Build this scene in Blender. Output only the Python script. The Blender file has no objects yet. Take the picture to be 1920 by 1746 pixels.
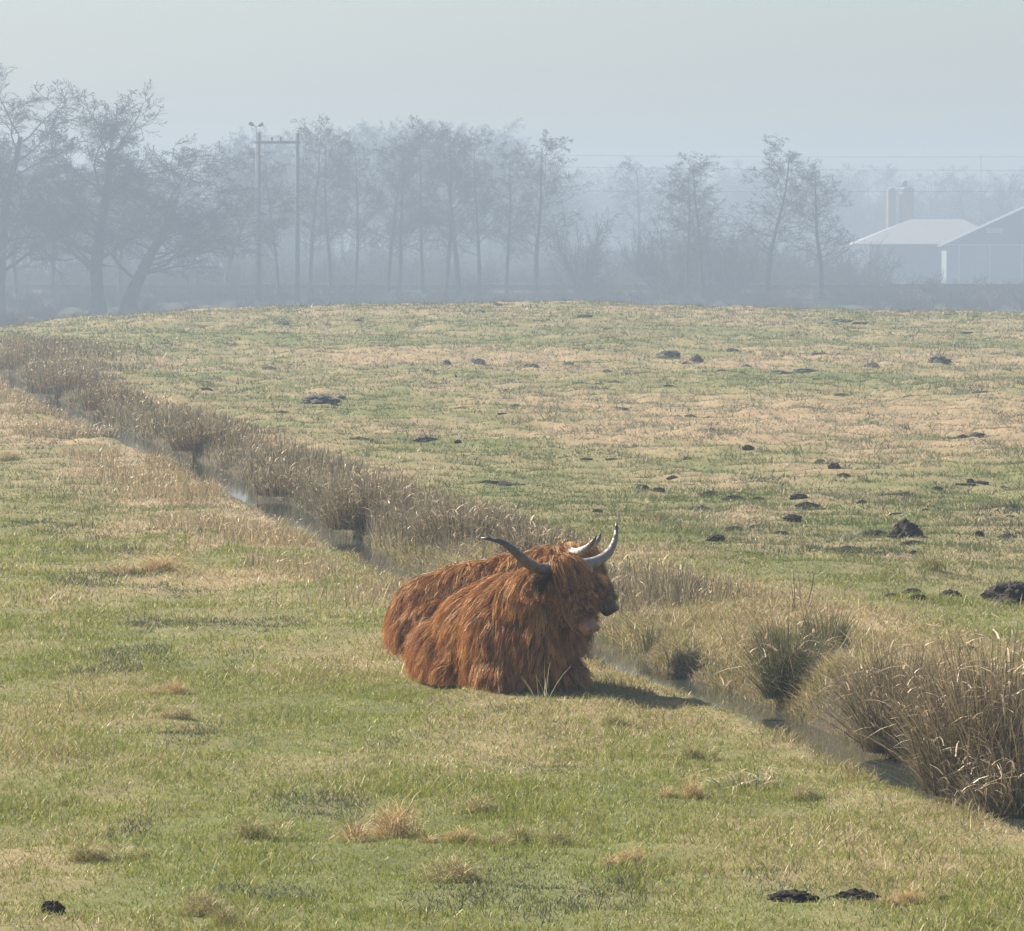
import bpy, bmesh, math, random
import numpy as np
from mathutils import Vector, Matrix
from mathutils.bvhtree import BVHTree

R = math.radians
sc = bpy.context.scene
COL = sc.collection
RNG = np.random.default_rng(7)

# ------------------------------------------------------------------ camera
F = 9133.0; CX = 960.0; CY = 873.0; CAMZ = 3.5; HOR = 480.0
PITCH = math.atan((CY - HOR) / F)
cam_d = bpy.data.cameras.new('camera'); cam = bpy.data.objects.new('camera', cam_d); COL.objects.link(cam)
cam.location = (0, 0, CAMZ); cam.rotation_euler = (R(90) - PITCH, 0, 0)
cam_d.sensor_width = 36; cam_d.lens = F / 1920 * 36; cam_d.clip_end = 6000; cam_d.clip_start = 0.5
sc.camera = cam

# ------------------------------------------------------------------ noise
def _h(ix, iy, s):
    n = (ix.astype(np.int64) * 374761393 + iy.astype(np.int64) * 668265263 + s * 982451653) & 0xffffffff
    n = ((n ^ (n >> 13)) * 1274126177) & 0xffffffff
    return ((n ^ (n >> 16)) & 0xffff) / 65535.0
def vnoise(x, y, s=0):
    x = np.asarray(x, float); y = np.asarray(y, float)
    ix = np.floor(x); iy = np.floor(y); fx = x - ix; fy = y - iy
    fx = fx * fx * (3 - 2 * fx); fy = fy * fy * (3 - 2 * fy)
    a = _h(ix, iy, s); b = _h(ix + 1, iy, s); c = _h(ix, iy + 1, s); d = _h(ix + 1, iy + 1, s)
    return (a * (1 - fx) + b * fx) * (1 - fy) + (c * (1 - fx) + d * fx) * fy
def fbm(x, y, s=0, o=3):
    t = 0; a = 1.0; n = 0
    for i in range(o):
        t = t + a * vnoise(x * 2 ** i + 17.3 * i, y * 2 ** i - 9.1 * i, s + i); n += a; a *= .5
    return t / n
def sstep(a, b, x):
    t = np.clip((np.asarray(x, float) - a) / (b - a), 0, 1); return t * t * (3 - 2 * t)

# ------------------------------------------------------------------ terrain
DY = np.array([-40, 15, 31.3, 34.9, 37.6, 44.7, 55.1, 73.5, 85.2, 110, 160, 190, 230, 400])
DX = np.array([18, 7.6, 3.35, 2.55, 2.12, .98, -1.09, -3.8, -5.6, -9.8, -17.2, -26, -44, -120])
def ditch_x(y):
    y = np.asarray(y, float); return sum(np.interp(y + o, DY, DX) for o in (-2.4, -1.2, 0, 1.2, 2.4)) / 5 + .12 * np.sin(y * .55) * sstep(60, 45, y)
def ditch_w(y): return np.interp(y, [30, 50, 60, 78], [.56, .53, .56, .68])
def ditch_t(x, y):
    c = ditch_x(y); s = (ditch_x(np.asarray(y) + .5) - ditch_x(np.asarray(y) - .5))
    return (x - c) / np.sqrt(1 + s * s)
CRX = (np.array([-300, 0, 45, 100, 200, 400, 700, 1100, 1250, 1600, 1920, 2300]) - CX) / F * 230
CRZ = CAMZ - (np.array([690, 636, 614, 601, 597, 580, 573, 568, 577, 583, 590, 600]) - HOR) * 230 / F
WATER_Z = -.165
MOUNDS = [(2.68, 38.2, .36, 1.1, .30), (2.5, 43.4, .5, 1.2, .12), (3.5, 36.2, .5, 1.2, .2), (-.2, 44.5, .5, .6, .05), (2.9, 46, .9, 1.4, .1)]
def gz(x, y, detail=True):
    x = np.asarray(x, float); y = np.asarray(y, float)
    t = ditch_t(x, y); a = np.abs(t)
    z = np.interp(x, CRX, CRZ) * sstep(118, 230, y) * (1 - sstep(232, 275, y)) - 2.3 * sstep(235, 300, y)
    vis = sstep(-40, 10, y) * (1 - sstep(260, 300, y))
    z = z + vis * (.10 * (fbm(x / 4, y / 6, 3) - .5) + sstep(70, 150, y) * .30 * (fbm(x / 7, y / 10, 21) - .5))
    z = z + vis * .09 * (fbm(x / 1.5, y / 1.8, 77, 2) - .5) * (1 + sstep(60, 120, y))
    if detail: z = z + vis * (.15 * (fbm(x / .55, y / .7, 5, 2) - .5) * (.6 + .9 * sstep(40, 110, y)))
    wd = 1 - sstep(200, 235, y)
    a2 = np.where(t < 0, a * .72, a) / ditch_w(y)
    z = z * (1 - .8 * wd * (1 - sstep(.4, 1.2, a))) - .30 * (1 - sstep(.22, .8, a2)) * wd
    z = z + .10 * sstep(.5, 1.5, t) * (1 - sstep(2.5, 6, t)) * wd
    for mx, my, rx, ry, h in MOUNDS:
        z = z + h * np.exp(-((x - mx) / rx) ** 2 - ((y - my) / ry) ** 2)
    return z
def gz1(x, y): return float(gz(np.array([x]), np.array([y]))[0])
def at(px, py):
    """ground point seen at a photo pixel"""
    cp, sp = math.cos(PITCH), math.sin(PITCH)
    rx, ry = (px - CX) / F, (CY - py) / F
    d = np.array([rx, cp + ry * sp, -sp + ry * cp])
    ts = 22 * (1.0008 ** np.arange(3300)); P = d[None] * ts[:, None] + np.array([0, 0, CAMZ])
    hit = np.nonzero(P[:, 2] <= gz(P[:, 0], P[:, 1], False))[0]
    k = hit[0] if len(hit) else len(ts) - 1
    return float(P[k, 0]), float(P[k, 1])
K = 1.4   # how far the land beyond the crest lies
def wx(px, d): return (px - CX) / F * d
def wz(py, d): return CAMZ + (HOR - py) / F * d

def straw_mask(x, y):
    t = ditch_t(x, y)
    n = fbm(x / 1.6, y / 3.5, 31); n2 = fbm(x / .35, y / .6, 37, 2); n3 = fbm(x / 5, y / 14, 41)
    m = .36 + 1.2 * (n - .5) + .45 * (n2 - .5) + .6 * (n3 - .5)
    edge = n3 * 2.4 - 1.2 + (n - .5) * 1.5
    m += (.30 + .65 * (n > .47)) * .7 * sstep(-4.4 + edge, -2.4 + edge, t) * (1 - sstep(0, 1, t)) * sstep(47, 56, y)
    m += .20 * sstep(-1.6, -.4, t) * (1 - sstep(0, 1, t)) * (1 - sstep(47, 56, y))
    m += .50 * sstep(-.1, .4, t) * (1 - sstep(1.2, 3.4, t + edge * .5))
    m += .35 * sstep(0, .6, t) * (1 - sstep(2.2, 4.2, t)) * sstep(38, 42, y) * (1 - sstep(52, 60, y))
    m += .62 * sstep(87, 99, y + edge * 8) * (1 - sstep(112, 128, y + edge * 8)) * sstep(-4, 2, x + edge * 2)
    m += .35 * sstep(132, 150, y + edge * 8) * (1 - sstep(155, 170, y))
    m += .2 * sstep(185, 215, y)
    m -= .22 * sstep(-1.2, -2.6, t) * (1 - sstep(44, 56, y))
    m += .25 * sstep(33, 27, y) * sstep(.2, 2, x)
    return np.clip(m, 0, 1)

# ------------------------------------------------------------------ mesh helpers
def mk(name, V, T, mat, colors=None, parent=None, smooth=False, extra=None):
    V = np.ascontiguousarray(V, np.float32); T = np.ascontiguousarray(T, np.int32)
    k = T.shape[1]
    me = bpy.data.meshes.new(name)
    me.vertices.add(len(V)); me.vertices.foreach_set('co', V.ravel())
    me.loops.add(T.size); me.loops.foreach_set('vertex_index', T.ravel())
    me.polygons.add(len(T)); me.polygons.foreach_set('loop_start', np.arange(0, T.size, k, dtype=np.int32))
    try: me.polygons.foreach_set('loop_total', np.full(len(T), k, np.int32))
    except Exception: pass
    if colors is not None:
        a = me.color_attributes.new('col', 'FLOAT_COLOR', 'POINT')
        c = np.ones((len(V), 4), np.float32); c[:, :3] = colors; a.data.foreach_set('color', c.ravel())
    if extra:
        for n, v in extra.items():
            a = me.attributes.new(n, 'FLOAT', 'POINT'); a.data.foreach_set('value', np.ascontiguousarray(v, np.float32))
    me.update(calc_edges=True)
    me.polygons.foreach_set('use_smooth', np.full(len(T), smooth, bool))
    for m in (mat if isinstance(mat, (list, tuple)) else [mat]): me.materials.append(m)
    o = bpy.data.objects.new(name, me); COL.objects.link(o)
    if parent: o.parent = parent
    return o
def tag(o, label=None, cat=None, group=None, kind=None):
    if label: o['label'] = label
    if cat: o['category'] = cat
    if group: o['group'] = group
    if kind: o['kind'] = kind
    return o
def empty(name, loc, rz=0, s=1):
    o = bpy.data.objects.new(name, None); COL.objects.link(o); o.empty_display_size = .2
    o.location = loc; o.rotation_euler = (0, 0, rz); o.scale = (s, s, s) if not isinstance(s, tuple) else s
    return o
def copy_tree(o, parent=None):
    c = o.copy(); COL.objects.link(c)
    if parent: c.parent = parent
    for ch in [x for x in o.children]: copy_tree(ch, c)
    return c
class MB:
    """collects simple solids into one mesh"""
    def __init__(s): s.V = []; s.F = []
    def add(s, V, Fc):
        b = len(s.V); s.V += [tuple(v) for v in V]; s.F += [tuple(i + b for i in f) for f in Fc]
    def box(s, a, b):
        (x0, y0, z0), (x1, y1, z1) = a, b
        s.add([(x0,y0,z0),(x1,y0,z0),(x1,y1,z0),(x0,y1,z0),(x0,y0,z1),(x1,y0,z1),(x1,y1,z1),(x0,y1,z1)],
              [(0,3,2,1),(4,5,6,7),(0,1,5,4),(1,2,6,5),(2,3,7,6),(3,0,4,7)])
    def tube(s, pts, radii, n=8, cap=True):
        pts = [Vector(p) for p in pts]; rings = []; V = []; Fc = []
        for i, p in enumerate(pts):
            t = (pts[min(i + 1, len(pts) - 1)] - pts[max(i - 1, 0)]).normalized()
            u = t.cross(Vector((0, 0, 1)) if abs(t.z) < .9 else Vector((1, 0, 0))).normalized(); w = t.cross(u)
            for k in range(n):
                a = 2 * math.pi * k / n; V.append(p + (u * math.cos(a) + w * math.sin(a)) * radii[i])
        for i in range(len(pts) - 1):
            for k in range(n):
                k2 = (k + 1) % n; Fc.append((i*n+k, i*n+k2, (i+1)*n+k2, (i+1)*n+k))
        if cap:
            Fc.append(tuple(range(n - 1, -1, -1))); Fc.append(tuple((len(pts) - 1) * n + k for k in range(n)))
        s.add(V, Fc)
    def build(s, name, mat, parent=None, smooth=False):
        me = bpy.data.meshes.new(name); me.from_pydata([tuple(v) for v in s.V], [], s.F); me.update()
        if smooth:
            for p in me.polygons: p.use_smooth = True
        me.materials.append(mat)
        o = bpy.data.objects.new(name, me); COL.objects.link(o)
        if parent: o.parent = parent
        return o

# ------------------------------------------------------------------ materials
def nodes(name):
    m = bpy.data.materials.new(name); m.use_nodes = True; nt = m.node_tree
    for n in list(nt.nodes): nt.nodes.remove(n)
    return m, nt, nt.nodes, nt.links
def plain(name, c1, c2=None, scale=6, rough=.9, spec=.2, bump=0):
    m, nt, N, L = nodes(name); o = N.new('ShaderNodeOutputMaterial'); b = N.new('ShaderNodeBsdfPrincipled')
    b.inputs['Roughness'].default_value = rough; b.inputs['Specular IOR Level'].default_value = spec
    tc = N.new('ShaderNodeTexCoord'); nz = N.new('ShaderNodeTexNoise'); nz.inputs['Scale'].default_value = scale; nz.inputs['Detail'].default_value = 6
    L.new(tc.outputs['Object'], nz.inputs['Vector'])
    mx = N.new('ShaderNodeMix'); mx.data_type = 'RGBA'; mx.inputs[6].default_value = (*c1, 1); mx.inputs[7].default_value = (*(c2 or [v * .7 for v in c1]), 1)
    rp = N.new('ShaderNodeMapRange'); rp.inputs[1].default_value = .3; rp.inputs[2].default_value = .7
    L.new(nz.outputs['Fac'], rp.inputs[0]); L.new(rp.outputs[0], mx.inputs[0]); L.new(mx.outputs[2], b.inputs['Base Color'])
    if bump:
        bp = N.new('ShaderNodeBump'); bp.inputs['Strength'].default_value = bump; bp.inputs['Distance'].default_value = .02
        L.new(nz.outputs['Fac'], bp.inputs['Height']); L.new(bp.outputs[0], b.inputs['Normal'])
    L.new(b.outputs[0], o.inputs[0]); return m
def blade_mat(name, trans=.35, gloss=.0, tint=None):
    """thin plant matter and hair: colour of each blade, procedural mottling, light through it"""
    m, nt, N, L = nodes(name); o = N.new('ShaderNodeOutputMaterial')
    at_ = N.new('ShaderNodeAttribute'); at_.attribute_name = 'col'
    tc = N.new('ShaderNodeTexCoord'); nz = N.new('ShaderNodeTexNoise'); nz.inputs['Scale'].default_value = 9; nz.inputs['Detail'].default_value = 4
    L.new(tc.outputs['Object'], nz.inputs['Vector'])
    mr = N.new('ShaderNodeMapRange'); mr.inputs[3].default_value = .75; mr.inputs[4].default_value = 1.25; L.new(nz.outputs['Fac'], mr.inputs[0])
    mul = N.new('ShaderNodeVectorMath'); mul.operation = 'SCALE'; L.new(at_.outputs['Color'], mul.inputs[0]); L.new(mr.outputs[0], mul.inputs['Scale'])
    d = N.new('ShaderNodeBsdfDiffuse'); t = N.new('ShaderNodeBsdfTranslucent'); mx = N.new('ShaderNodeMixShader'); mx.inputs[0].default_value = trans
    L.new(mul.outputs[0], d.inputs[0]); L.new(mul.outputs[0], t.inputs[0]); L.new(d.outputs[0], mx.inputs[1]); L.new(t.outputs[0], mx.inputs[2])
    last = mx
    if gloss:
        g = N.new('ShaderNodeBsdfGlossy'); g.inputs['Roughness'].default_value = .45; g.inputs[0].default_value = (.9, .85, .75, 1)
        m2 = N.new('ShaderNodeMixShader'); m2.inputs[0].default_value = gloss
        L.new(mx.outputs[0], m2.inputs[1]); L.new(g.outputs[0], m2.inputs[2]); last = m2
    L.new(last.outputs[0], o.inputs[0]); return m
M = {}
M['grass'] = blade_mat('grass_blades', .35, .03)
M['reed'] = blade_mat('dry_reed', .25, .02)
M['fur'] = blade_mat('shaggy_red_hair', .06, .02)
M['earth'] = plain('mole_earth', (.050, .040, .032), (.022, .018, .015), 14, .95, .1, .6)
M['hazed_earth'] = plain('hazed_mole_earth', (.12, .115, .10), (.08, .08, .07), 14, .95, .1, .6)  # paler earth for the far heaps, distance haze put into the colour
M['bark'] = plain('bark', (.075, .062, .052), (.045, .038, .034), 3, .95, .1)
M['twig'] = plain('twigs', (.085, .068, .058), (.055, .045, .04), 1.5, .95, .1)
M['hide'] = plain('red_hide', (.13, .045, .017), (.07, .026, .012), 9, .9, .1)
M['nose'] = plain('muzzle_skin', (.33, .19, .13), (.24, .13, .09), 12, .6, .3)
M['dark'] = plain('dark_skin', (.02, .014, .012), None, 12, .35, .4)
M['concrete'] = plain('pole_wood', (.11, .105, .10), (.085, .08, .08), 1, .9, .1)
M['metal'] = plain('grey_metal', (.10, .10, .11), (.07, .07, .08), 1, .6, .4)
M['ballast'] = plain('ballast', (.05, .045, .042), (.03, .028, .028), 2, .95, .1)
M['bank'] = plain('embankment_grass', (.028, .032, .02), (.045, .042, .028), .12, .95, .1)
M['roof_pale'] = plain('pale_roof_sheets', (.25, .225, .22), (.22, .20, .195), .5, .7, .2)
M['roof_dark'] = plain('dark_roof_sheets', (.10, .11, .125), (.085, .095, .11), .5, .7, .2)
M['wall_dark'] = plain('dark_wall_boards', (.11, .125, .145), (.09, .105, .125), .4, .9, .1)
M['wall_pale'] = plain('pale_green_cladding', (.17, .20, .20), (.145, .175, .175), .3, .8, .2)
M['white'] = plain('white_paint', (.42, .42, .41), (.36, .36, .36), 1, .7, .2)
M['brick'] = plain('reddish_silo_wall', (.32, .21, .17), (.25, .16, .13), .6, .9, .1)

def ground_material():
    m, nt, N, L = nodes('pasture_ground'); o = N.new('ShaderNodeOutputMaterial'); b = N.new('ShaderNodeBsdfPrincipled')
    b.inputs['Roughness'].default_value = .95; b.inputs['Specular IOR Level'].default_value = .1
    a = N.new('ShaderNodeAttribute'); a.attribute_name = 'straw'
    g = N.new('ShaderNodeNewGeometry'); n1 = N.new('ShaderNodeTexNoise'); n1.inputs['Scale'].default_value = 5; n1.inputs['Detail'].default_value = 8; n1.inputs['Roughness'].default_value = .7
    n2 = N.new('ShaderNodeTexNoise'); n2.inputs['Scale'].default_value = .6; n2.inputs['Detail'].default_value = 6
    L.new(g.outputs['Position'], n1.inputs['Vector']); L.new(g.outputs['Position'], n2.inputs['Vector'])
    ad = N.new('ShaderNodeMath'); ad.operation = 'MULTIPLY_ADD'; ad.inputs[1].default_value = 1.2; L.new(n1.outputs['Fac'], ad.inputs[0]); L.new(a.outputs['Fac'], ad.inputs[2])
    sb = N.new('ShaderNodeMath'); sb.operation = 'SUBTRACT'; sb.inputs[1].default_value = .6; sb.use_clamp = True; L.new(ad.outputs[0], sb.inputs[0])
    gm = N.new('ShaderNodeMix'); gm.data_type = 'RGBA'; gm.inputs[6].default_value = (.075, .085, .028, 1); gm.inputs[7].default_value = (.13, .135, .05, 1)
    L.new(n2.outputs['Fac'], gm.inputs[0])
    mx = N.new('ShaderNodeMix'); mx.data_type = 'RGBA'; mx.inputs[7].default_value = (.24, .175, .10, 1)
    L.new(sb.outputs[0], mx.inputs[0]); L.new(gm.outputs[2], mx.inputs[6]); md = N.new('ShaderNodeAttribute'); md.attribute_name = 'mud'; mm = N.new('ShaderNodeMix'); mm.data_type = 'RGBA'; mm.inputs[7].default_value = (.05, .04, .026, 1)
    L.new(md.outputs['Fac'], mm.inputs[0]); L.new(mx.outputs[2], mm.inputs[6]); L.new(mm.outputs[2], b.inputs['Base Color'])
    bp = N.new('ShaderNodeBump'); bp.inputs['Strength'].default_value = .7; bp.inputs['Distance'].default_value = .04
    L.new(n1.outputs['Fac'], bp.inputs['Height']); L.new(bp.outputs[0], b.inputs['Normal'])
    L.new(b.outputs[0], o.inputs[0]); return m
M['ground'] = ground_material()

# ------------------------------------------------------------------ ground sheet
ys = np.concatenate([np.arange(-25, 20, 3.0), 20 * np.exp(np.arange(0, math.log(300 / 20), .0042)), np.linspace(305, 1350, 40)])
core = np.linspace(-1, 1, 261); outer = np.array([.02, .06, .13, .25, .5, 1.0])
rows = []
for y in ys:
    w = 3 + .155 * abs(y); W = 60 + .55 * abs(y)
    rows.append(np.concatenate([-(w + (W - w) * outer[::-1]), core * w, w + (W - w) * outer]))
GX = np.array(rows); GY = np.repeat(ys[:, None], GX.shape[1], 1)
GZ = gz(GX, GY); nr, nc = GX.shape
idx = np.arange(nr * nc).reshape(nr, nc)
quads = np.stack([idx[:-1, :-1], idx[:-1, 1:], idx[1:, 1:], idx[1:, :-1]], -1).reshape(-1, 4)
ground = mk('ground', np.stack([GX, GY, GZ], -1).reshape(-1, 3), quads, M['ground'], smooth=True, extra={'straw': straw_mask(GX.ravel(), GY.ravel()), 'mud': (1 - sstep(.35, .75, np.abs(ditch_t(GX.ravel(), GY.ravel())))) * (GY.ravel() < 205) + .8 * sstep(262, 300, GY.ravel())})
tag(ground, kind='structure')
# water in the ditch
m, nt, N, L = nodes('ditch_water'); o = N.new('ShaderNodeOutputMaterial'); b = N.new('ShaderNodeBsdfPrincipled')
b.inputs['Base Color'].default_value = (.03, .035, .03, 1); b.inputs['Roughness'].default_value = .06; b.inputs['IOR'].default_value = 1.333
nz = N.new('ShaderNodeTexNoise'); nz.inputs['Scale'].default_value = 5; bp = N.new('ShaderNodeBump'); bp.inputs['Strength'].default_value = .12; bp.inputs['Distance'].default_value = .01
L.new(nz.outputs['Fac'], bp.inputs['Height']); L.new(bp.outputs[0], b.inputs['Normal']); L.new(b.outputs[0], o.inputs[0])
yy = np.linspace(12, 205, 260); c = ditch_x(yy); wv = np.stack([np.stack([c - .75, yy, np.full_like(yy, WATER_Z)], -1), np.stack([c + .75, yy, np.full_like(yy, WATER_Z)], -1)], 1).reshape(-1, 3)
i = np.arange(len(yy) - 1) * 2
water = mk('water', wv, np.stack([i, i + 1, i + 3, i + 2], -1), m); tag(water, kind='structure')

# ------------------------------------------------------------------ blades (grass, reeds)
def blades(P, az, lean, h, w, droop, face, nseg):
    """P (n,3) bases; curved tapering ribbons. returns V,T,n_verts_per_blade"""
    n = len(P); k = nseg
    dirx = np.cos(az); diry = np.sin(az); sx = np.cos(face); sy = np.sin(face)
    V = np.zeros((n, 2 * k + 1, 3), np.float32)
    for i in range(k + 1):
        t = i / k
        out = (np.sin(lean) * t + droop * t * t) * h; up = (np.cos(lean) * t - droop * .55 * t * t * t) * h
        p = np.stack([P[:, 0] + dirx * out, P[:, 1] + diry * out, P[:, 2] + up], -1)
        if i < k:
            ww = (w * (1 - .75 * t ** 1.5) * .5)[:, None]; s = np.stack([sx, sy, np.zeros(n)], -1)
            V[:, 2 * i] = p - s * ww; V[:, 2 * i + 1] = p + s * ww
        else: V[:, 2 * k] = p
    T = []
    for i in range(k - 1): T += [(2*i, 2*i+1, 2*i+3), (2*i, 2*i+3, 2*i+2)]
    T.append((2*k-2, 2*k-1, 2*k))
    T = np.array(T, np.int64); nv = 2 * k + 1
    TT = (T[None] + (np.arange(n) * nv)[:, None, None]).reshape(-1, 3)
    return V.reshape(-1, 3), TT, nv
GREEN = np.array([[.175, .205, .034], [.225, .238, .047], [.28, .272, .068], [.115, .148, .03]])
STRAW = np.array([[.42, .34, .19], [.33, .255, .135], [.25, .18, .09], [.52, .44, .28]])
BROWN = np.array([[.235, .195, .115], [.31, .26, .15], [.14, .12, .072], [.43, .37, .23]])
def pick(pal, n, rng, p=None, j=.15):
    c = pal[rng.choice(len(pal), n, p=p)]; return c * rng.uniform(1 - j, 1 + j, (n, 1))

def wedge(n, y0, y1, rng, power):
    """points in the camera wedge with density ~ y**-power"""
    u = rng.random(n)
    if abs(power - 2) < 1e-6: y = y0 * (y1 / y0) ** u
    else:
        e = 2 - power; y = (y0 ** e + u * (y1 ** e - y0 ** e)) ** (1 / e)
    x = rng.uniform(-1, 1, n) * (.116 * y + 1.8); return x, y
def grass_obj(name, n, y0, y1, power, nseg, wk, hk, seed, tuft):
    rng = np.random.default_rng(seed)
    nt_ = n // 14; tx, ty = wedge(nt_, y0, y1, rng, power); k = rng.integers(0, nt_, int(n * tuft))
    rr = .05 * (ty[k] / 35); x1 = tx[k] + rng.normal(0, 1, len(k)) * rr; y1_ = ty[k] + rng.normal(0, 1, len(k)) * rr
    x2, y2 = wedge(n - len(k), y0, y1, rng, power)
    x = np.concatenate([x1, x2]); y = np.concatenate([y1_, y2])
    th = np.concatenate([(.6 + 1.5 * rng.random(nt_) ** 2.5)[k], np.ones(len(x2))])
    tcol = np.concatenate([rng.uniform(-.35, .35, nt_)[k], rng.uniform(-.3, .3, len(x2))])
    t = ditch_t(x, y); keep = np.abs(t) > rng.uniform(.30, .52, len(x)) * ditch_w(y) * (1 - sstep(195, 205, y)); x, y, th, t, tcol = x[keep], y[keep], th[keep], t[keep], tcol[keep]
    n = len(x); z = gz(x, y) - .005
    sm = straw_mask(x, y); isw = rng.random(n) < np.clip(sm * 1.0 + tcol, .03, .95)
    col = np.where(isw[:, None], pick(STRAW, n, rng, [.34, .33, .22, .11]), pick(GREEN, n, rng, [.36, .32, .18, .14]))
    wet = rng.random(n) < sstep(.60, .74, fbm(x / 1.1, y / 2.2, 101, 3)) * .75 * (1 - sstep(-3, -1, t) * (1 - sstep(3, 5, t)))
    col = np.where(wet[:, None], pick(np.array([[.055, .075, .03], [.085, .10, .04], [.10, .085, .05]]), n, rng), col)
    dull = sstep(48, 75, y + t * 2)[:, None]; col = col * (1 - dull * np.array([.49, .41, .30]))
    hf = fbm(x / .8, y / 1.1, 51, 2)
    h = (.024 + .08 * hf ** 2.2) * th * rng.uniform(.5, 1.3, n) * hk(y) * (1 + .5 * sm)
    h *= 1 + 1.1 * np.exp(-((t - .7) / .5) ** 2) * (y < 170)
    h *= 1 - .5 * sstep(-1.6, -.6, t) * (1 - sstep(-.1, .2, t))
    w = .0052 * wk(y) * rng.uniform(.6, 1.4, n) * np.where(isw, .85, 1.0)
    lean = np.abs(rng.normal(.25, .35, n)) + isw * .35
    V, T, nv = blades(np.stack([x, y, z], -1), rng.uniform(0, 6.283, n), lean, h, w, rng.uniform(.1, .7, n), rng.normal(0, .7, n), nseg)
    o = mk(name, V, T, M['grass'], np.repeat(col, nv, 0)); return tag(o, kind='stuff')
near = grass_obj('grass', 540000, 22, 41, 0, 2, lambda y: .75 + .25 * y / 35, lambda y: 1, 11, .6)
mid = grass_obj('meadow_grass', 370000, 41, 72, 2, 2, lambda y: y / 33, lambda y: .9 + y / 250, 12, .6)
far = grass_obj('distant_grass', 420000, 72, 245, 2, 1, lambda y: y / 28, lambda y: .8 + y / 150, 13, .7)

# rough grass and moss on the ditch banks
rng = np.random.default_rng(19); n = 150000
y = 29 * (62 / 29) ** rng.random(n); t = np.where(rng.random(n) < .74, .06 + rng.gamma(1.2, .8, n), -.06 - rng.gamma(1.3, .28, n)); x = ditch_x(y) + t
hf = fbm(x / .45, y / .8, 91, 2); h = (.03 + .24 * hf ** 1.8) * rng.uniform(.5, 1.3, n) * np.exp(-np.maximum(0, np.abs(t) - 2) * .5) * np.where(t < 0, .85 * (hf > .46), 1)
moss = np.array([[.22, .20, .065], [.15, .15, .05], [.24, .175, .08], [.40, .32, .18]])
V, T, nv = blades(np.stack([x, y, gz(x, y) - .01], -1), rng.uniform(0, 6.283, n), np.abs(rng.normal(.35, .35, n)), h, .006 * y / 38 * rng.uniform(.6, 1.3, n), rng.uniform(.2, .9, n), rng.normal(0, .8, n), 2)
tag(mk('bank_grass', V, T, M['grass'], np.repeat(pick(moss, n, rng, [.3, .2, .28, .22]), nv, 0)), kind='stuff')

# reeds along the far bank of the ditch
def reed_strands(P, H, rng, pal, p, wid, spread, leaf=.35, nseg=3):
    n = len(P); wid = np.broadcast_to(wid, (n,))
    V, T, nv = blades(P, rng.uniform(0, 6.283, n), np.abs(rng.normal(0, spread, n)), H, wid * rng.uniform(.7, 1.3, n), rng.uniform(0, .22, n), rng.normal(0, .6, n), nseg)
    C = np.repeat(pick(pal, n, rng, p), nv, 0)
    k = rng.random(n) < leaf; m_ = int(k.sum())
    if m_:
        Q = P[k].copy(); Q[:, 2] += H[k] * rng.uniform(.25, .85, m_)
        V2, T2, nv2 = blades(Q, rng.uniform(0, 6.283, m_), rng.uniform(.3, 1.0, m_), H[k] * rng.uniform(.2, .42, m_), wid[k] * 1.9 * rng.uniform(.7, 1.3, m_), rng.uniform(.5, 1.2, m_), rng.uniform(0, 6.283, m_), 3)
        T = np.concatenate([T, T2 + len(V)]); V = np.concatenate([V, V2])
        C = np.concatenate([C, np.repeat(pick(np.array([[.46,.36,.24],[.36,.26,.16],[.55,.46,.34]]), m_, rng), nv2, 0)])
    return V, T, C
rng = np.random.default_rng(5)
n = 56000
y = 41.5 * (195 / 41.5) ** (rng.random(n) ** 1.05); t = rng.gamma(2.0, .34, n) * (1 + 2.2 * sstep(120, 165, y)) + .25
prof = fbm(y / 2.3, y * 0 + 3.3, 61, 3); keep = rng.random(n) < np.clip(sstep(.28, .62, prof) * .9 + .16, 0, 1) * sstep(41, 50, y) * (t < 2.2 + 5 * sstep(125, 165, y))
y, t, prof = y[keep], t[keep], prof[keep]; t = t + .7 * (fbm(y / 1.6, y * 0, 67, 2) - .45) * sstep(.2, .9, t); x = ditch_x(y) + t * 1.05
H = (.08 + .85 * prof ** 1.7) * rng.uniform(.55, 1.25, len(y)) * np.exp(-((t - .8) / (1.5 + 4 * sstep(120, 165, y))) ** 2) * (1 - .15 * sstep(60, 110, y)) * (1 - .35 * sstep(150, 190, y)) * (.45 + .55 * sstep(43, 53, y))
V, T, C = reed_strands(np.stack([x, y, gz(x, y) - .03], -1), H, rng, BROWN, [.36, .2, .34, .10], .0075 * np.maximum(1, y / 45), .22, .16)
tag(mk('reed_bed', V, T, M['reed'], C * .92), kind='stuff')
# low dry weeds on the near bank
n = 26000
y = 48 * (190 / 48) ** rng.random(n); t = -.75 - np.abs(rng.normal(0, .9, n)); x = ditch_x(y) + t
nn = fbm(x / 1.3, y / 3, 71); keep = nn > .5; x, y, t = x[keep], y[keep], t[keep]
V, T, C = reed_strands(np.stack([x, y, gz(x, y) - .02], -1), rng.uniform(.1, .34, len(x)), rng, STRAW, [.3, .34, .28, .08], .0065 * np.maximum(1, y / 45), .4, .25)
tag(mk('bank_weeds', V, T, M['reed'], C), kind='stuff')

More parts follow.
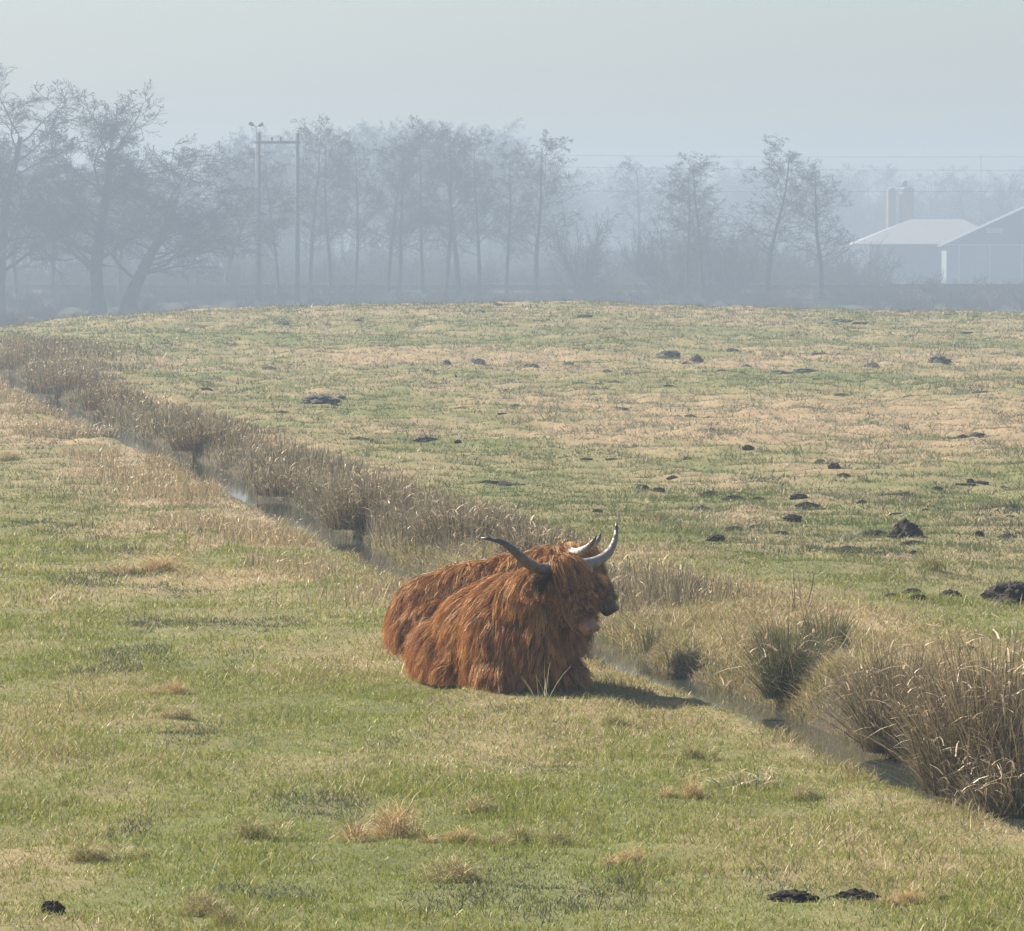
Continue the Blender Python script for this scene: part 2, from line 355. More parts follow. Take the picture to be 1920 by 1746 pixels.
# ------------------------------------------------------------------ single plants
def clump_mesh(name, rng, n, H, rad, pal, p, wid, spread, leaf, mat, nseg=4, parent=None):
    a = rng.uniform(0, 6.283, n); r = rad * np.sqrt(rng.random(n)); P = np.stack([np.cos(a) * r, np.sin(a) * r, np.full(n, -.04)], -1)
    h = H * rng.uniform(.45, 1.05, n) * (1 - .35 * r / rad)
    az = a + rng.normal(0, 1.2 if H > .8 else .6, n)
    V, T, nv = blades(P, az, np.abs(rng.normal(.08, spread, n)) * (.4 + r / rad), h, wid * rng.uniform(.7, 1.3, n), rng.uniform(0, .3, n), rng.normal(0, .7, n), nseg)
    C = np.repeat(pick(pal, n, rng, p), nv, 0)
    k = rng.random(n) < leaf; m_ = int(k.sum())
    if m_:
        q = rng.uniform(.3, .95, m_); out = np.sin(np.abs(rng.normal(.08, spread, m_)))
        Q = P[k].copy(); Q[:, 0] += np.cos(az[k]) * out * q * h[k]; Q[:, 1] += np.sin(az[k]) * out * q * h[k]; Q[:, 2] += h[k] * q * .95
        V2, T2, nv2 = blades(Q, rng.uniform(0, 6.283, m_), rng.uniform(.2, 1.2, m_), rng.uniform(.07, .2, m_), wid * 2.0 * rng.uniform(.6, 1.3, m_), rng.uniform(.6, 1.6, m_), rng.uniform(0, 6.283, m_), 4)
        T = np.concatenate([T, T2 + len(V)]); V = np.concatenate([V, V2])
        C = np.concatenate([C, np.repeat(pick(np.array([[.46,.36,.24],[.34,.24,.14],[.62,.53,.40]]), m_, rng, [.45,.35,.2]), nv2, 0)])
    return mk(name, V, T, mat, C, parent)
RUSH = np.array([[.075, .095, .04], [.11, .12, .05], [.16, .13, .07], [.30, .24, .15]])
DRY = np.array([[.20, .16, .09], [.12, .095, .056], [.32, .26, .15], [.065, .053, .036]])
rng = np.random.default_rng(23)
def put(o, px, py, rz=0, s=1, sink=0):
    X, Y = at(px, py); o.location = (X, Y, gz1(X, Y) - sink); o.rotation_euler = (0, 0, rz); o.scale = s if isinstance(s, tuple) else (s, s, s); return o
def clump(name, label, cat, px, py, n, H, rad, pal, p, wid, spread, leaf, group=None):
    o = clump_mesh(name, rng, n, H, rad, pal, p, wid, spread, leaf, M['reed']); put(o, px, py); return tag(o, label, cat, group)
clump('rush_clump', 'large dark green rush clump leaning over the ditch, left of the brown reed bushes', 'rushes', 1478, 1300, 1000, .95, .20, RUSH, [.36, .3, .22, .12], .007, .34, .12)
clump('rush_clump', 'small dark rush clump just behind and right of the large green rush clump', 'rushes', 1548, 1222, 300, .66, .15, RUSH, [.3, .2, .4, .1], .007, .26, .06)
clump('reed_bush', 'brown dry reed bush in the middle, between the rushes and the right edge bush', 'reeds', 1692, 1400, 1700, 1.06, .30, DRY, [.36, .32, .20, .12], .007, .34, .13)
clump('reed_bush', 'largest brown reed bush with pale curled leaves, cut by the right edge', 'reeds', 1870, 1478, 3200, 1.42, .50, DRY, [.36, .24, .30, .10], .007, .34, .3)
clump('reed_bush', 'low dark brown reed bush at the foot of the largest one, right edge', 'reeds', 1925, 1505, 1000, .7, .42, DRY, [.3, .34, .16, .2], .007, .5, .3)
clump('rush_clump', 'sparse thin rush stems standing on grass right of the cow shadow', 'rushes', 1345, 1318, 36, .34, .22, RUSH, [.5, .25, .15, .1], .008, .08, .15)
clump('rush_clump', 'few short rush stems with pale dead leaves in the near right grass', 'rushes', 1400, 1478, 60, .26, .24, RUSH, [.3, .3, .1, .3], .008, .35, .6)
clump('rush_clump', 'thin green rush stems at the water just right of the cow muzzles', 'rushes', 1215, 1222, 34, .5, .10, RUSH, [.45, .35, .1, .1], .008, .08, .03)
clump('weed_stalks', 'several tall dark dead weed stalks on the straw grass beyond the ditch', 'dead weeds', 1293, 1122, 14, .42, .12, DRY, [.2, .4, .1, .3], .010, .07, .1)
clump('weed_stalks', 'few tall bare stalks behind the large green rush clump', 'dead weeds', 1500, 1140, 12, .62, .16, DRY, [.2, .4, .1, .3], .009, .08, .05)
clump('weed_stalks', 'thin dry stalks rising at the right of the far cow horns', 'dead weeds', 1192, 1080, 26, .55, .3, DRY, [.3, .2, .4, .1], .008, .1, .3)
clump('grass_stalk', 'few tall pale grass stalks standing in front of the near cow', 'grass stalks', 1022, 1326, 11, .46, .06, np.array([[.30, .29, .15], [.40, .36, .2]]), None, .006, .24, 0)
for label, px, py, n_, H_, rad_ in [
    ('large dark brown reed clump above the near cow, darkest of the ditch bank', 690, 985, 1500, .95, .55),
    ('broad grey brown reed clump on the ditch bank behind the cow horns', 880, 1020, 1300, .78, .6),
    ('dark reed clump on the ditch bank, second nearest dark one left of the largest', 385, 842, 1100, .95, .62),
    ('dark reed clump on the ditch bank, above the second strip of open water', 215, 768, 900, 1.0, .7),
    ('dark bushy reed clump on the far ditch bank close to the left edge', 120, 735, 900, 1.15, .9),
    ('grey reed clump where the ditch bends out at the left edge', 30, 690, 700, 1.3, 1.2),
    ('low brown reed clump on the bank between the two largest dark clumps', 545, 925, 700, .65, .5),
    ('sparse brown reed clump behind the far cow head', 1010, 1040, 500, .6, .4)]:
    clump('reed_clump', label, 'reeds', px, py, n_, H_, rad_, DRY, [.3, .28, .26, .16], .009 * max(1, 800 / py), .26, .25, 'reed clumps along the ditch')
clump('weed_clump', 'grey dry weed clump on the near ditch bank at far left', 'dead weeds', 115, 820, 500, .42, .8, BROWN, None, .012, .4, .3)
clump('weed_clump', 'grey dry weed clump on the near ditch bank by the water strip', 'dead weeds', 165, 822, 380, .36, .6, BROWN, None, .012, .4, .3)

# dead grass tussocks on the near pasture
TUS = []
for s in range(3):
    n = 900; a = rng.uniform(0, 6.283, n); r = np.sqrt(rng.random(n)); kb = rng.integers(0, 4, n); bo = rng.normal(0, .11, (4, 2)); bs = rng.uniform(.5, 1.1, 4)
    P = np.stack([np.cos(a) * r * .15 * bs[kb] + bo[kb, 0] * 1.3, np.sin(a) * r * .12 * bs[kb] + bo[kb, 1], .13 * bs[kb] * (1 - r ** 2) * rng.uniform(.5, 1, n) - .015], -1)
    V, T, nv = blades(P, a + rng.normal(0, .8, n), rng.uniform(.5, 1.3, n), rng.uniform(.05, .13, n), .0055 * rng.uniform(.7, 1.3, n), rng.uniform(.4, 1.1, n), rng.uniform(0, 6.28, n), 3)
    C = np.repeat(pick((np.concatenate([STRAW * np.array([.95, .94, .85]), STRAW * .9] + ([GREEN] if s else []))) * (1.0 if s else np.array([1.15, 1.05, .95])) if s != 1 else np.concatenate([GREEN, STRAW]), n, rng), nv, 0)
    body = MB(); TUS.append((V, T, C))
def tussock(label, px, py, k, s):
    V, T, C = TUS[k]
    if not hasattr(tussock, 'me'): tussock.me = {}
    if k not in tussock.me:
        o = mk('grass_tussock', V, T, M['grass'], C); tussock.me[k] = o.data
    else:
        o = bpy.data.objects.new('grass_tussock', tussock.me[k]); COL.objects.link(o)
    put(o, px, py, rng.uniform(-.6, .6), (s[0] * .8, s[1] * .9, s[2] * 1.5)); return tag(o, label, 'grass tussock', 'dead grass tussocks in the near pasture')
for label, px, py, k, s in [
    ('largest pale dead grass tussock, bottom centre left below the cows', 720, 1572, 0, (1.15, 1.0, 1.35)),
    ('flat pale dead grass tussock just below the largest one', 840, 1648, 2, (1.15, .9, .85)),
    ('low dead grass tussock right beside the largest tussock', 850, 1583, 0, (.8, .7, .55)),
    ('small brown tussock between the low one and the greenish pair', 935, 1588, 2, (.55, .6, .55)),
    ('greenish brown tussock below the near cow, left one of a pair', 985, 1575, 1, (.6, .6, .75)),
    ('greenish brown tussock below the near cow, right one of a pair', 1055, 1585, 1, (.65, .6, .8)),
    ('small straw tussock right of the greenish pair, low in the picture', 1170, 1622, 0, (.6, .6, .6)),
    ('long dark green tussock above the largest pale tussock to its left', 495, 1572, 1, (.85, .6, .75)),
    ('dark green tussock low at the left with shaded edge', 190, 1615, 1, (.9, .6, .6)),
    ('round pale tussock at left in the middle of the green grass', 322, 1300, 0, (.7, .6, .8)),
    ('flat greyish tussock just below the round pale one', 330, 1350, 2, (.75, .6, .5)),
    ('grey tussock at the bottom edge, left of centre', 375, 1718, 2, (.8, .6, .7)),
    ('dark green tuft beside the grey tussock at the bottom edge', 440, 1735, 1, (.6, .5, .75)),
    ('brown twiggy tussock above and right of the largest tussock', 890, 1528, 2, (.9, .6, .6)),
    ('straw coloured tussock just in front of the near cow chest', 1160, 1360, 1, (.6, .6, .7)),
    ('dark tuft in the grass right of the near cow, above the short rush stems', 1310, 1425, 1, (.6, .5, .7)),
    ('small straw tussock left of the short rush stems', 1290, 1495, 0, (.6, .6, .8)),
    ('brown grass tussock on the far side beyond the ditch, below the twin molehills', 1756, 1072, 1, (1.2, .9, 1.3)),
    ('brown tussock at the left edge, halfway between ditch and bottom', 15, 860, 2, (1.3, 1, 1.0)),
    ('pale red brown grass mat above the green grass at left', 285, 1078, 0, (2.0, 1.3, 1.1)),
    ('pale grass tussock near the bottom edge, right of centre', 1500, 1500, 2, (.7, .6, .6)),
    ('yellowish low tussock beside the long earth heap at lower right', 1690, 1697, 0, (.6, .5, .55))]:
    tussock(label, px, py, k, s)

# ------------------------------------------------------------------ molehills
def heap_mesh(seed):
    rg = random.Random(seed); bm = bmesh.new()
    bmesh.ops.create_icosphere(bm, subdivisions=4, radius=1)
    for v in bm.verts:
        x, y_, z = v.co
        f = fbm(np.array([x * 2.2 + seed * 7]), np.array([y_ * 2.2 + z * 2]), seed)[0]; g = fbm(np.array([x * 7 + seed]), np.array([y_ * 7 + z * 6]), seed + 9)[0]
        k = 1 + .8 * (f - .5) + .6 * (g - .5)
        v.co = (x * k, y_ * k, max(z, -.25) * k * .85)
    for c in range(26):
        a = rg.uniform(0, 6.283); r = rg.uniform(.3, 1.2); s = rg.uniform(.07, .2)
        zz = max(0, 1 - r * r) ** .5 * .85 if r < 1 else 0
        mt = Matrix.Translation((math.cos(a) * r, math.sin(a) * r, zz)) @ Matrix.Rotation(rg.uniform(0, 3), 4, 'X') @ Matrix.Diagonal((s, s * rg.uniform(.6, 1), s * rg.uniform(.5, .9), 1))
        bmesh.ops.create_icosphere(bm, subdivisions=1, radius=1, matrix=mt)
    me = bpy.data.meshes.new('molehill'); bm.to_mesh(me); bm.free(); me.materials.append(M['earth']); return me
HEAPS = [heap_mesh(s) for s in (3, 8, 15, 22)]; FAR_HEAPS = [h.copy() for h in HEAPS]
for h in FAR_HEAPS: h.materials[0] = M['hazed_earth']
def molehill(label, px, py, wpx, hpx, k=None, group='molehills in the pasture'):
    """py: foot of the heap; wpx, hpx: its width and height in the photo"""
    X, Y = at(px, py); ppm = F / Y; k = k if k is not None else int(px + py) % 4
    o = bpy.data.objects.new('molehill', (FAR_HEAPS if py < 770 else HEAPS)[k]); COL.objects.link(o)
    sx = wpx / ppm / 2.1; o.scale = (sx, sx * .8, hpx * (.68 if wpx < 50 else 1) / ppm / .85); Y += sx * .6
    o.location = (X, Y, gz1(X, Y) + .006); o.rotation_euler = (0, 0, (px * 1.7) % 6.28 if wpx < hpx * 5 else 0)
    return tag(o, label, 'molehill', group)
for row in [
    ('large rounded dark molehill, right one of the twin molehills', 1700, 1012, 72, 25),
    ('rounded dark molehill, left one of the twin molehills', 1632, 1008, 48, 16),
    ('widest dark molehill, cut off by the right edge', 1898, 1136, 120, 36, 1),
    ('dark flat molehill left of the widest one', 1782, 1122, 40, 13),
    ('long dark molehill above the flat one near the right edge', 1712, 1110, 40, 13),
    ('low dark molehill left of the long one near the right edge', 1674, 1119, 32, 11),
    ('dark clods just below the low and long molehills', 1722, 1132, 40, 12),
    ('dark molehill by itself left of the twins, with a flat top', 1342, 1016, 46, 15),
    ('small dark molehill above right of the flat topped one', 1376, 999, 34, 11),
    ('ragged dark molehill midway between flat topped one and twins', 1488, 983, 42, 17),
    ('low broken clods just right below the ragged molehill', 1528, 1005, 34, 5),
    ('thin dark clods left of the ragged molehill', 1428, 992, 46, 8),
    ('thin dark clods below left of the ragged molehill', 1465, 1004, 30, 7),
    ('flat broken clods just under the larger twin', 1712, 1027, 46, 10),
    ('small dark lump under the larger twin, second one down', 1713, 1040, 14, 10),
    ('dark lump below left of the smaller twin', 1586, 1035, 18, 8),
    ('little pointed molehill right of the twins', 1836, 1006, 22, 12),
    ('flat molehill right of the little pointed one', 1890, 1006, 42, 10),
    ('molehill of broken clods, left end of a row of three above the flat topped one', 1332, 930, 44, 11),
    ('molehill of broken clods, middle of a row of three', 1376, 938, 42, 12),
    ('molehill of broken clods, right end of a row of three', 1420, 937, 28, 9),
    ('dark molehill right of the row of three', 1500, 937, 36, 12),
    ('faint dark molehill on the green, highest of the middle pasture', 1565, 878, 28, 14),
    ('thin clods left of the highest middle molehill', 1538, 868, 26, 8),
    ('thin line of clods below the highest middle molehill', 1582, 898, 28, 6),
    ('dark clods left of the row of three, upper one', 1205, 920, 30, 12),
    ('dark clods left of the row of three, lower right one', 1235, 924, 26, 9),
    ('small clods in the middle pasture, upper left of the row of three', 1262, 898, 26, 8),
    ('small clods far right in the middle pasture', 1820, 906, 5 + 12, 8),
    ('flat clods at right above the twin molehills', 1697, 928, 34, 7),
    ('dark clod line above the twins near the right edge', 1757, 917, 24, 8),
    ('small dark lump between the twins and the row above', 1618, 950, 20, 7),
    ('small dark lump in the green, high above the row of three', 1290, 862, 24, 8),
    ('lone dark lump in the green left of the highest middle molehill', 1402, 848, 22, 9),
    ('dark clod line left above the ditch reeds, longer right one', 600, 758, 70, 12),
    ('dark clod line left above the ditch reeds, shorter upper one', 640, 746, 24, 8),
    ('dark molehills edge above the reeds, left one of two', 672, 828, 46, 8),
    ('dark molehills edge above the reeds, right one of two', 800, 828, 46, 9),
    ('dark molehill above the far cow back, right of the two clod lines', 858, 836, 18, 7),
    ('hazy molehill row high on the pasture, left part', 1255, 674, 52, 11),
    ('hazy molehill row high on the pasture, right part', 1306, 678, 24, 13),
    ('hazy molehill left of the hazy row', 1138, 697, 20, 9),
    ('hazy molehill under the crest, far right dark bush like one', 1762, 684, 42, 16),
    ('hazy molehill left of the far right dark one', 1636, 688, 30, 11),
    ('hazy clod line under the crest, right of the hazy row', 1510, 700, 42, 7),
    ('hazy double clods under the crest, left of the hazy clod line', 1460, 698, 34, 8),
    ('hazy lump between hazy row and double clods', 1400, 692, 18, 6),
    ('hazy molehill in the blurred dark group above the cows, left one', 838, 684, 20, 10),
    ('hazy molehill in the blurred dark group above the cows, middle one', 895, 684, 30, 13),
    ('hazy molehill in the blurred dark group above the cows, right one', 995, 692, 32, 10),
    ('hazy molehill right next to the blurred dark group', 1065, 686, 24, 8),
    ('tiny dark molehill on the crest line in the centre', 932, 573, 22, 6),
    ('tiny molehill below the crest at left', 338, 627, 32, 6),
    ('tiny molehill below the crest, right of the left one', 530, 612, 30, 8),
    ('thin clod line near the crest at right', 1578, 602, 40, 6),
    ('dark wet earth heap low at the left corner', 97, 1716, 52, 22),
    ('long dark earth heap low at the right', 1490, 1697, 92, 17, 2),
    ('brown earth heap continuing right of the long dark heap', 1605, 1690, 84, 13, 0),
    ('small brown earth clods right of the long heap', 1772, 1682, 28, 9),
    ('grey earth clod in the grass below the widest molehill', 1815, 1220, 36, 18)]:
    molehill(*row)

# crumbs of turned earth strewn over the far pasture, too many to count
rng = np.random.default_rng(41); n = 5200
y = 56 * (215 / 56) ** rng.random(n); x = rng.uniform(-1, 1, n) * .112 * y
c = fbm(x / 1.4, y / 1.0, 111, 2) + .25 * (fbm(x / 9, y / 12, 113, 2) - .5); t = ditch_t(x, y); keep = (c > .82) & (t > 3); x, y = x[keep], y[keep]; n = len(x)
s = rng.uniform(.03, .10, n) * (.7 + y / 150); z = gz(x, y)
sp = bmesh.new(); bmesh.ops.create_icosphere(sp, subdivisions=1, radius=1); SV = np.array([tuple(v.co) for v in sp.verts]); SF = np.array([[v.index for v in f.verts] for f in sp.faces]); sp.free()
P = SV[None] * rng.uniform(.6, 1.35, (n, len(SV), 1)) * np.stack([s * 1.7, s, s * .6], -1)[:, None] + np.stack([x, y, z], -1)[:, None]
tag(mk('earth_crumbs', P.reshape(-1, 3), (SF[None] + (np.arange(n) * len(SV))[:, None, None]).reshape(-1, 3), M['earth']), kind='stuff')

# ------------------------------------------------------------------ bare trees
class TreeB:
    def __init__(s): s.p = {0: ([], []), 1: ([], [])}
    def tube(s, which, pts, radii, n, rg):
        V, Fc = s.p[which]; b = len(V)
        if n == 2:
            for i, p in enumerate(pts):
                t = (pts[min(i + 1, len(pts) - 1)] - pts[max(i - 1, 0)])
                u = t.cross(Vector((rg.gauss(0, 1), rg.gauss(0, 1), rg.gauss(0, 1))))
                if i == 0: u0 = u.normalized()
                V.append(p + u0 * radii[i]); V.append(p - u0 * radii[i])
            for i in range(len(pts) - 1): Fc.append((b+2*i, b+2*i+1, b+2*i+3)); Fc.append((b+2*i, b+2*i+3, b+2*i+2))
            return
        for i, p in enumerate(pts):
            t = (pts[min(i + 1, len(pts) - 1)] - pts[max(i - 1, 0)]).normalized()
            u = t.cross(Vector((0, 1, .1)) if abs(t.y) < .9 else Vector((1, 0, 0))).normalized(); w = t.cross(u)
            for k in range(n):
                a = 6.2832 * k / n; V.append(p + (u * math.cos(a) + w * math.sin(a)) * radii[i])
        for i in range(len(pts) - 1):
            for k in range(n):
                k2 = (k + 1) % n; q = (b+i*n+k, b+i*n+k2, b+(i+1)*n+k2, b+(i+1)*n+k); Fc.append((q[0], q[1], q[2])); Fc.append((q[0], q[2], q[3]))
SIDES = (8, 5, 3, 2, 2)
def grow(B, rg, p, d, L, r, lvl, P):
    nseg = P['seg'][lvl]; pts = [p.copy()]; ds = []
    d = d.normalized()
    for i in range(nseg):
        d = (d + Vector((rg.gauss(0, 1), rg.gauss(0, 1), rg.gauss(0, 1))) * P['jit'][lvl] + Vector((0, 0, P['trop'][lvl])) + Vector(P.get('drift', (0, 0, 0))) * (lvl == 0)).normalized()
        p = p + d * (L / nseg); pts.append(p.copy()); ds.append(d.copy())
    end = P['taper'][lvl]
    rad = [max(P['minr'], r * (1 + (end - 1) * i / nseg)) for i in range(nseg + 1)]
    if lvl == 0: rad[0] *= 1.35
    B.tube(0 if lvl == 0 else 1, pts, rad, SIDES[lvl], rg)
    if lvl + 1 >= P['levels']: return
    nc_ = P['n'][lvl]; t0 = P['start'][lvl]
    for c in range(nc_):
        t = t0 + (1 - t0) * ((c + rg.random()) / nc_)
        f = min(t * nseg, nseg - 1e-4); i = int(f); q = pts[i].lerp(pts[i + 1], f - i); tang = ds[i]
        ax = tang.cross(Vector((rg.gauss(0, 1), rg.gauss(0, 1), rg.gauss(0, 1)))).normalized()
        ang = R(P['ang'][lvl] * rg.uniform(.7, 1.25))
        nd = Matrix.Rotation(ang, 3, ax) @ tang
        sh = P['shape'](t) if lvl == 0 else (1.15 - .55 * t)
        grow(B, rg, q, nd, L * P['ratio'][lvl] * sh * rg.uniform(.75, 1.2), (r * (1 + (end - 1) * t)) * P['rr'][lvl], lvl + 1, P)
ALDER = dict(levels=5, seg=(9, 5, 4, 3, 2), jit=(.045, .10, .16, .2, .2), trop=(.03, .08, .04, .02, 0), taper=(.12, .25, .3, .4, .5), minr=.011,
             n=(30, 7, 6, 4), start=(.34, .15, .1, .1), ang=(58, 48, 48, 45), ratio=(.19, .45, .5, .55), rr=(.32, .5, .5, .6), shape=lambda t: 1.25 - .95 * abs(t - .45))
OAK = dict(levels=5, seg=(7, 6, 5, 4, 2), jit=(.05, .15, .2, .22, .2), trop=(.03, .05, .03, .01, 0), taper=(.30, .22, .3, .4, .5), minr=.014,
           n=(18, 10, 9, 8), start=(.22, .2, .12, .1), ang=(60, 46, 46, 45), ratio=(.52, .46, .46, .5), rr=(.42, .5, .5, .6), shape=lambda t: 1.12 - .38 * t)
LEAN = dict(OAK, drift=(.035, 0, -.005), n=(20, 10, 9, 8), shape=lambda t: .75 + .45 * t, start=(.3, .2, .12, .1))
FAN = dict(levels=5, seg=(3, 7, 5, 3, 2), jit=(.03, .06, .12, .16, .2), trop=(.03, .035, .04, .02, 0), taper=(.7, .2, .3, .4, .5), minr=.016,
           n=(16, 9, 6, 4), start=(.55, .2, .12, .1), ang=(36, 30, 34, 38), ratio=(1.9, .33, .42, .5), rr=(.4, .45, .5, .6), shape=lambda t: 1.0)
BUSH = dict(levels=4, seg=(2, 5, 4, 3), jit=(.05, .12, .16, .2), trop=(.0, .06, .04, .02), taper=(.8, .25, .3, .4), minr=.014,
            n=(26, 9, 7), start=(.1, .1, .1), ang=(52, 38, 42), ratio=(2.6, .42, .46), rr=(.45, .5, .5), shape=lambda t: 1.0)
def tree_proto(name, seed, P, L, r, d0=(0, 0, 1)):
    rg = random.Random(seed); B = TreeB(); grow(B, rg, Vector((0, 0, -.3)), Vector(d0), L, r, 0, P)
    hs = max(v.z for v in B.p[1][0]); return B, hs
def tree_obj(name, B, parent_loc):
    root = empty(name, (0, 0, 0))
    for w, nm, mt in ((0, 'trunk', M['bark']), (1, 'crown', M['twig'])):
        V, Fc = B.p[w]; mk(nm, np.array([tuple(v) for v in V]), np.array(Fc), mt, None, root)
    return root
PROTO = {}
def proto(key, seed, P, L, r, d0=(0, 0, 1)):
    PROTO[key] = tree_proto(key, seed, P, L, r, d0)
for s in range(4): proto('alder%d' % s, 40 + s, ALDER, 14, .20)
proto('oak', 3, OAK, 13.0, .46, (-.08, 0, 1)); proto('lean', 9, LEAN, 11.5, .42, (.10, .1, 1)); proto('oak2', 17, OAK, 13, .4); proto('fan', 5, FAN, 5, .35)
proto('bush0', 6, BUSH, 1.6, .12); proto('bush1', 7, BUSH, 1.6, .12)
USED = {}
def tree(kind, name, label, cat, px, top, d, wide=1.0, group=None, rz=None, base=-2.2):
    d = d * K; B, hs = PROTO[kind]; H = wz(top, d) - base; s = H / hs
    if kind not in USED: USED[kind] = o = tree_obj(name, B, None)
    else:
        o = copy_tree(USED[kind])
        for k in ('label', 'category', 'group'):
            if k in o: del o[k]
    o.name = name; o.location = (wx(px, d), d, base); o.scale = (s * wide, s * wide, s)
    o.rotation_euler = (0, 0, rz if rz is not None else (px * .37) % 6.28); return tag(o, label, cat, group)
gL = 'bare trees at the left beyond the pasture'; gM = 'row of slender bare trees beyond the pasture'; gR = 'bare trees at the right beyond the pasture'
tree('oak', 'bare_tree', 'big forked bare tree with a thick trunk, left of the leaning tree', 'tree', 186, 152, 335, 1.35, gL, 0)
tree('oak2', 'bare_tree', 'tallest bare tree, cut off by the left edge', 'tree', -6, 100, 338, 1.35, gL, 2.2)
tree('lean', 'bare_tree', 'leaning bare tree with a broad dense crown, left of the pole frame', 'tree', 238, 246, 334, 1.9, gL, 0)
tree('alder2', 'bare_tree', 'thin bare tree between the left edge and the big forked tree', 'tree', 100, 290, 372, 1.4, gL)
tree('alder1', 'bare_tree', 'thin bare tree standing close to the left edge', 'tree', 30, 270, 376, 1.4, gL)
tree('alder3', 'bare_tree', 'thin bare tree half hidden between forked tree and leaning tree', 'tree', 225, 300, 380, 1.4, gL)
tree('alder0', 'bare_tree', 'thin bare tree half hidden behind the leaning tree crown', 'tree', 420, 275, 390, 1.6, gL)
for i, (px, top, lab) in enumerate([
    (527, 268, 'slender bare tree standing between the two poles of the frame'),
    (581, 212, 'tall slender bare tree just right of the pole frame'),
    (620, 236, 'slender bare tree, second to the right of the pole frame'),
    (662, 246, 'slender bare tree, third to the right of the pole frame'),
    (722, 238, 'slender bare tree, fourth to the right of the pole frame'),
    (748, 246, 'slender bare tree, fifth to the right of the pole frame'),
    (793, 228, 'slender bare tree, sixth to the right of the pole frame'),
    (833, 226, 'slender bare tree in the middle of the row, straight above the crest'),
    (866, 212, 'tallest slender bare tree in the right half of the row'),
    (898, 236, 'slender bare tree just right of the tallest in the right half'),
    (950, 262, 'slender bare tree with bent trunk, second from the right end of the row'),
    (1006, 242, 'slender bare tree at the right end of the row')]):
    tree('alder%d' % (i % 4), 'bare_tree', lab, 'tree', px, top, 366 + (i * 7) % 15, 1.0 + .15 * (i % 3), gM)
tree('bush0', 'bare_shrub', 'dense bare shrub at the right foot of the slender row', 'shrub', 1086, 372, 372, .55)
tree('alder3', 'bare_tree', 'pale hazy round bare tree far off, between the row and the right trees', 'tree', 1188, 292, 540, 1.5, gR)
tree('alder1', 'bare_tree', 'bushy bare tree, left one of the three right trees', 'tree', 1318, 282, 366, 1.5, gR)
tree('alder2', 'bare_tree', 'thinner bare tree close beside the left one of the right trees', 'tree', 1288, 300, 369, 1.3, gR)
tree('alder0', 'bare_tree', 'tall bare tree, middle and highest of the three right trees', 'tree', 1440, 247, 366, 1.45, gR)
tree('alder3', 'bare_tree', 'bare tree nearest the barn, right one of the three right trees', 'tree', 1540, 305, 364, 1.7, gR)
tree('bush1', 'bare_shrub', 'tall bare shrub below the left one of the right trees', 'shrub', 1262, 372, 372, .75)
tree('bush0', 'bare_shrub', 'bare shrub between the middle and left right hand trees', 'shrub', 1375, 420, 371, .85, None, 2)
tree('bush1', 'bare_shrub', 'low bare shrub in front of the barn wall', 'shrub', 1745, 500, 376, .8, None, 1)
tree('fan', 'bare_tree', 'wide fan shaped bare tree far behind the farm buildings', 'tree', 1842, 318, 630, 1.0, gR)

# woods that read as one mass
def mass(name, spots, keys, frac, seed, fat=1.0):
    rg = np.random.default_rng(seed); Vs = []; Ts = []; off = 0
    arr = {}
    for k in keys:
        v1 = np.array([tuple(v) for v in PROTO[k][0].p[0][0]]); t1 = np.array(PROTO[k][0].p[0][1]); v2 = np.array([tuple(v) for v in PROTO[k][0].p[1][0]]); t2 = np.array(PROTO[k][0].p[1][1])
        arr[k] = (v1, t1, v2, t2)
    for (x, y_, H, wd) in spots:
        k = keys[rg.integers(len(keys))]; v1, t1, v2, t2 = arr[k]; hs = PROTO[k][1]; s = H / hs
        sel = t2 if frac >= 1 else t2[: int(len(t2))][rg.random(len(t2)) < frac]
        a = rg.uniform(0, 6.28); ca, sa = math.cos(a), math.sin(a)
        for v, t_ in ((v1, t1), (v2, sel)):
            w = np.stack([(v[:, 0] * ca - v[:, 1] * sa) * s * wd + x, (v[:, 0] * sa + v[:, 1] * ca) * s * wd + y_, v[:, 2] * s - 2.2], -1)
            Vs.append(w); Ts.append(t_ + off); off += len(v)
    return tag(mk(name, np.concatenate(Vs), np.concatenate(Ts), M['twig']), kind='stuff')
rg = np.random.default_rng(77); spots = []
for px in np.arange(420, 1040, 13.0):
    d = K * rg.uniform(520, 620); top = np.interp(px, [420, 470, 520, 600, 700, 900, 980, 1040], [262, 240, 245, 238, 230, 232, 262, 320]) + rg.normal(0, 8); spots.append((wx(px + rg.normal(0, 5), d), d, wz(top, d) + 2.2, rg.uniform(.9, 1.3)))
for px in np.arange(-160, 420, 17.0):
    d = K * rg.uniform(470, 560); top = np.interp(px, [-160, 0, 100, 250, 420], [230, 260, 300, 330, 290]) + rg.normal(0, 12); spots.append((wx(px, d), d, wz(top, d) + 2.2, rg.uniform(1, 1.4)))
mass('wood', spots, ['alder0', 'alder2', 'oak2'], .8, 1)
spots = []
for px in np.arange(960, 2120, 19.0):
    d = rg.uniform(980, 1150); top = np.interp(px, [960, 1100, 1300, 1500, 1650, 1800, 2100], [300, 318, 322, 310, 318, 330, 320]) + rg.normal(0, 9); spots.append((wx(px, d), d, wz(top, d) + 2.2, rg.uniform(1.2, 1.9)))
mass('distant_wood', spots, ['oak2', 'alder1'], .75, 2)
spots = []
for px in np.concatenate([np.arange(-160, 1100, 15.0), np.arange(1100, 1640, 17.0)]):
    d = K * rg.uniform(400, 440); top = (np.interp(px, [-160, 300, 520, 600, 1000, 1150, 1300, 1640], [470, 470, 490, 480, 490, 500, 425, 475]) + rg.normal(0, 20)); spots.append((wx(px + rg.normal(0, 6), d), d, wz(top, d) + 2.2, rg.uniform(.9, 1.4)))
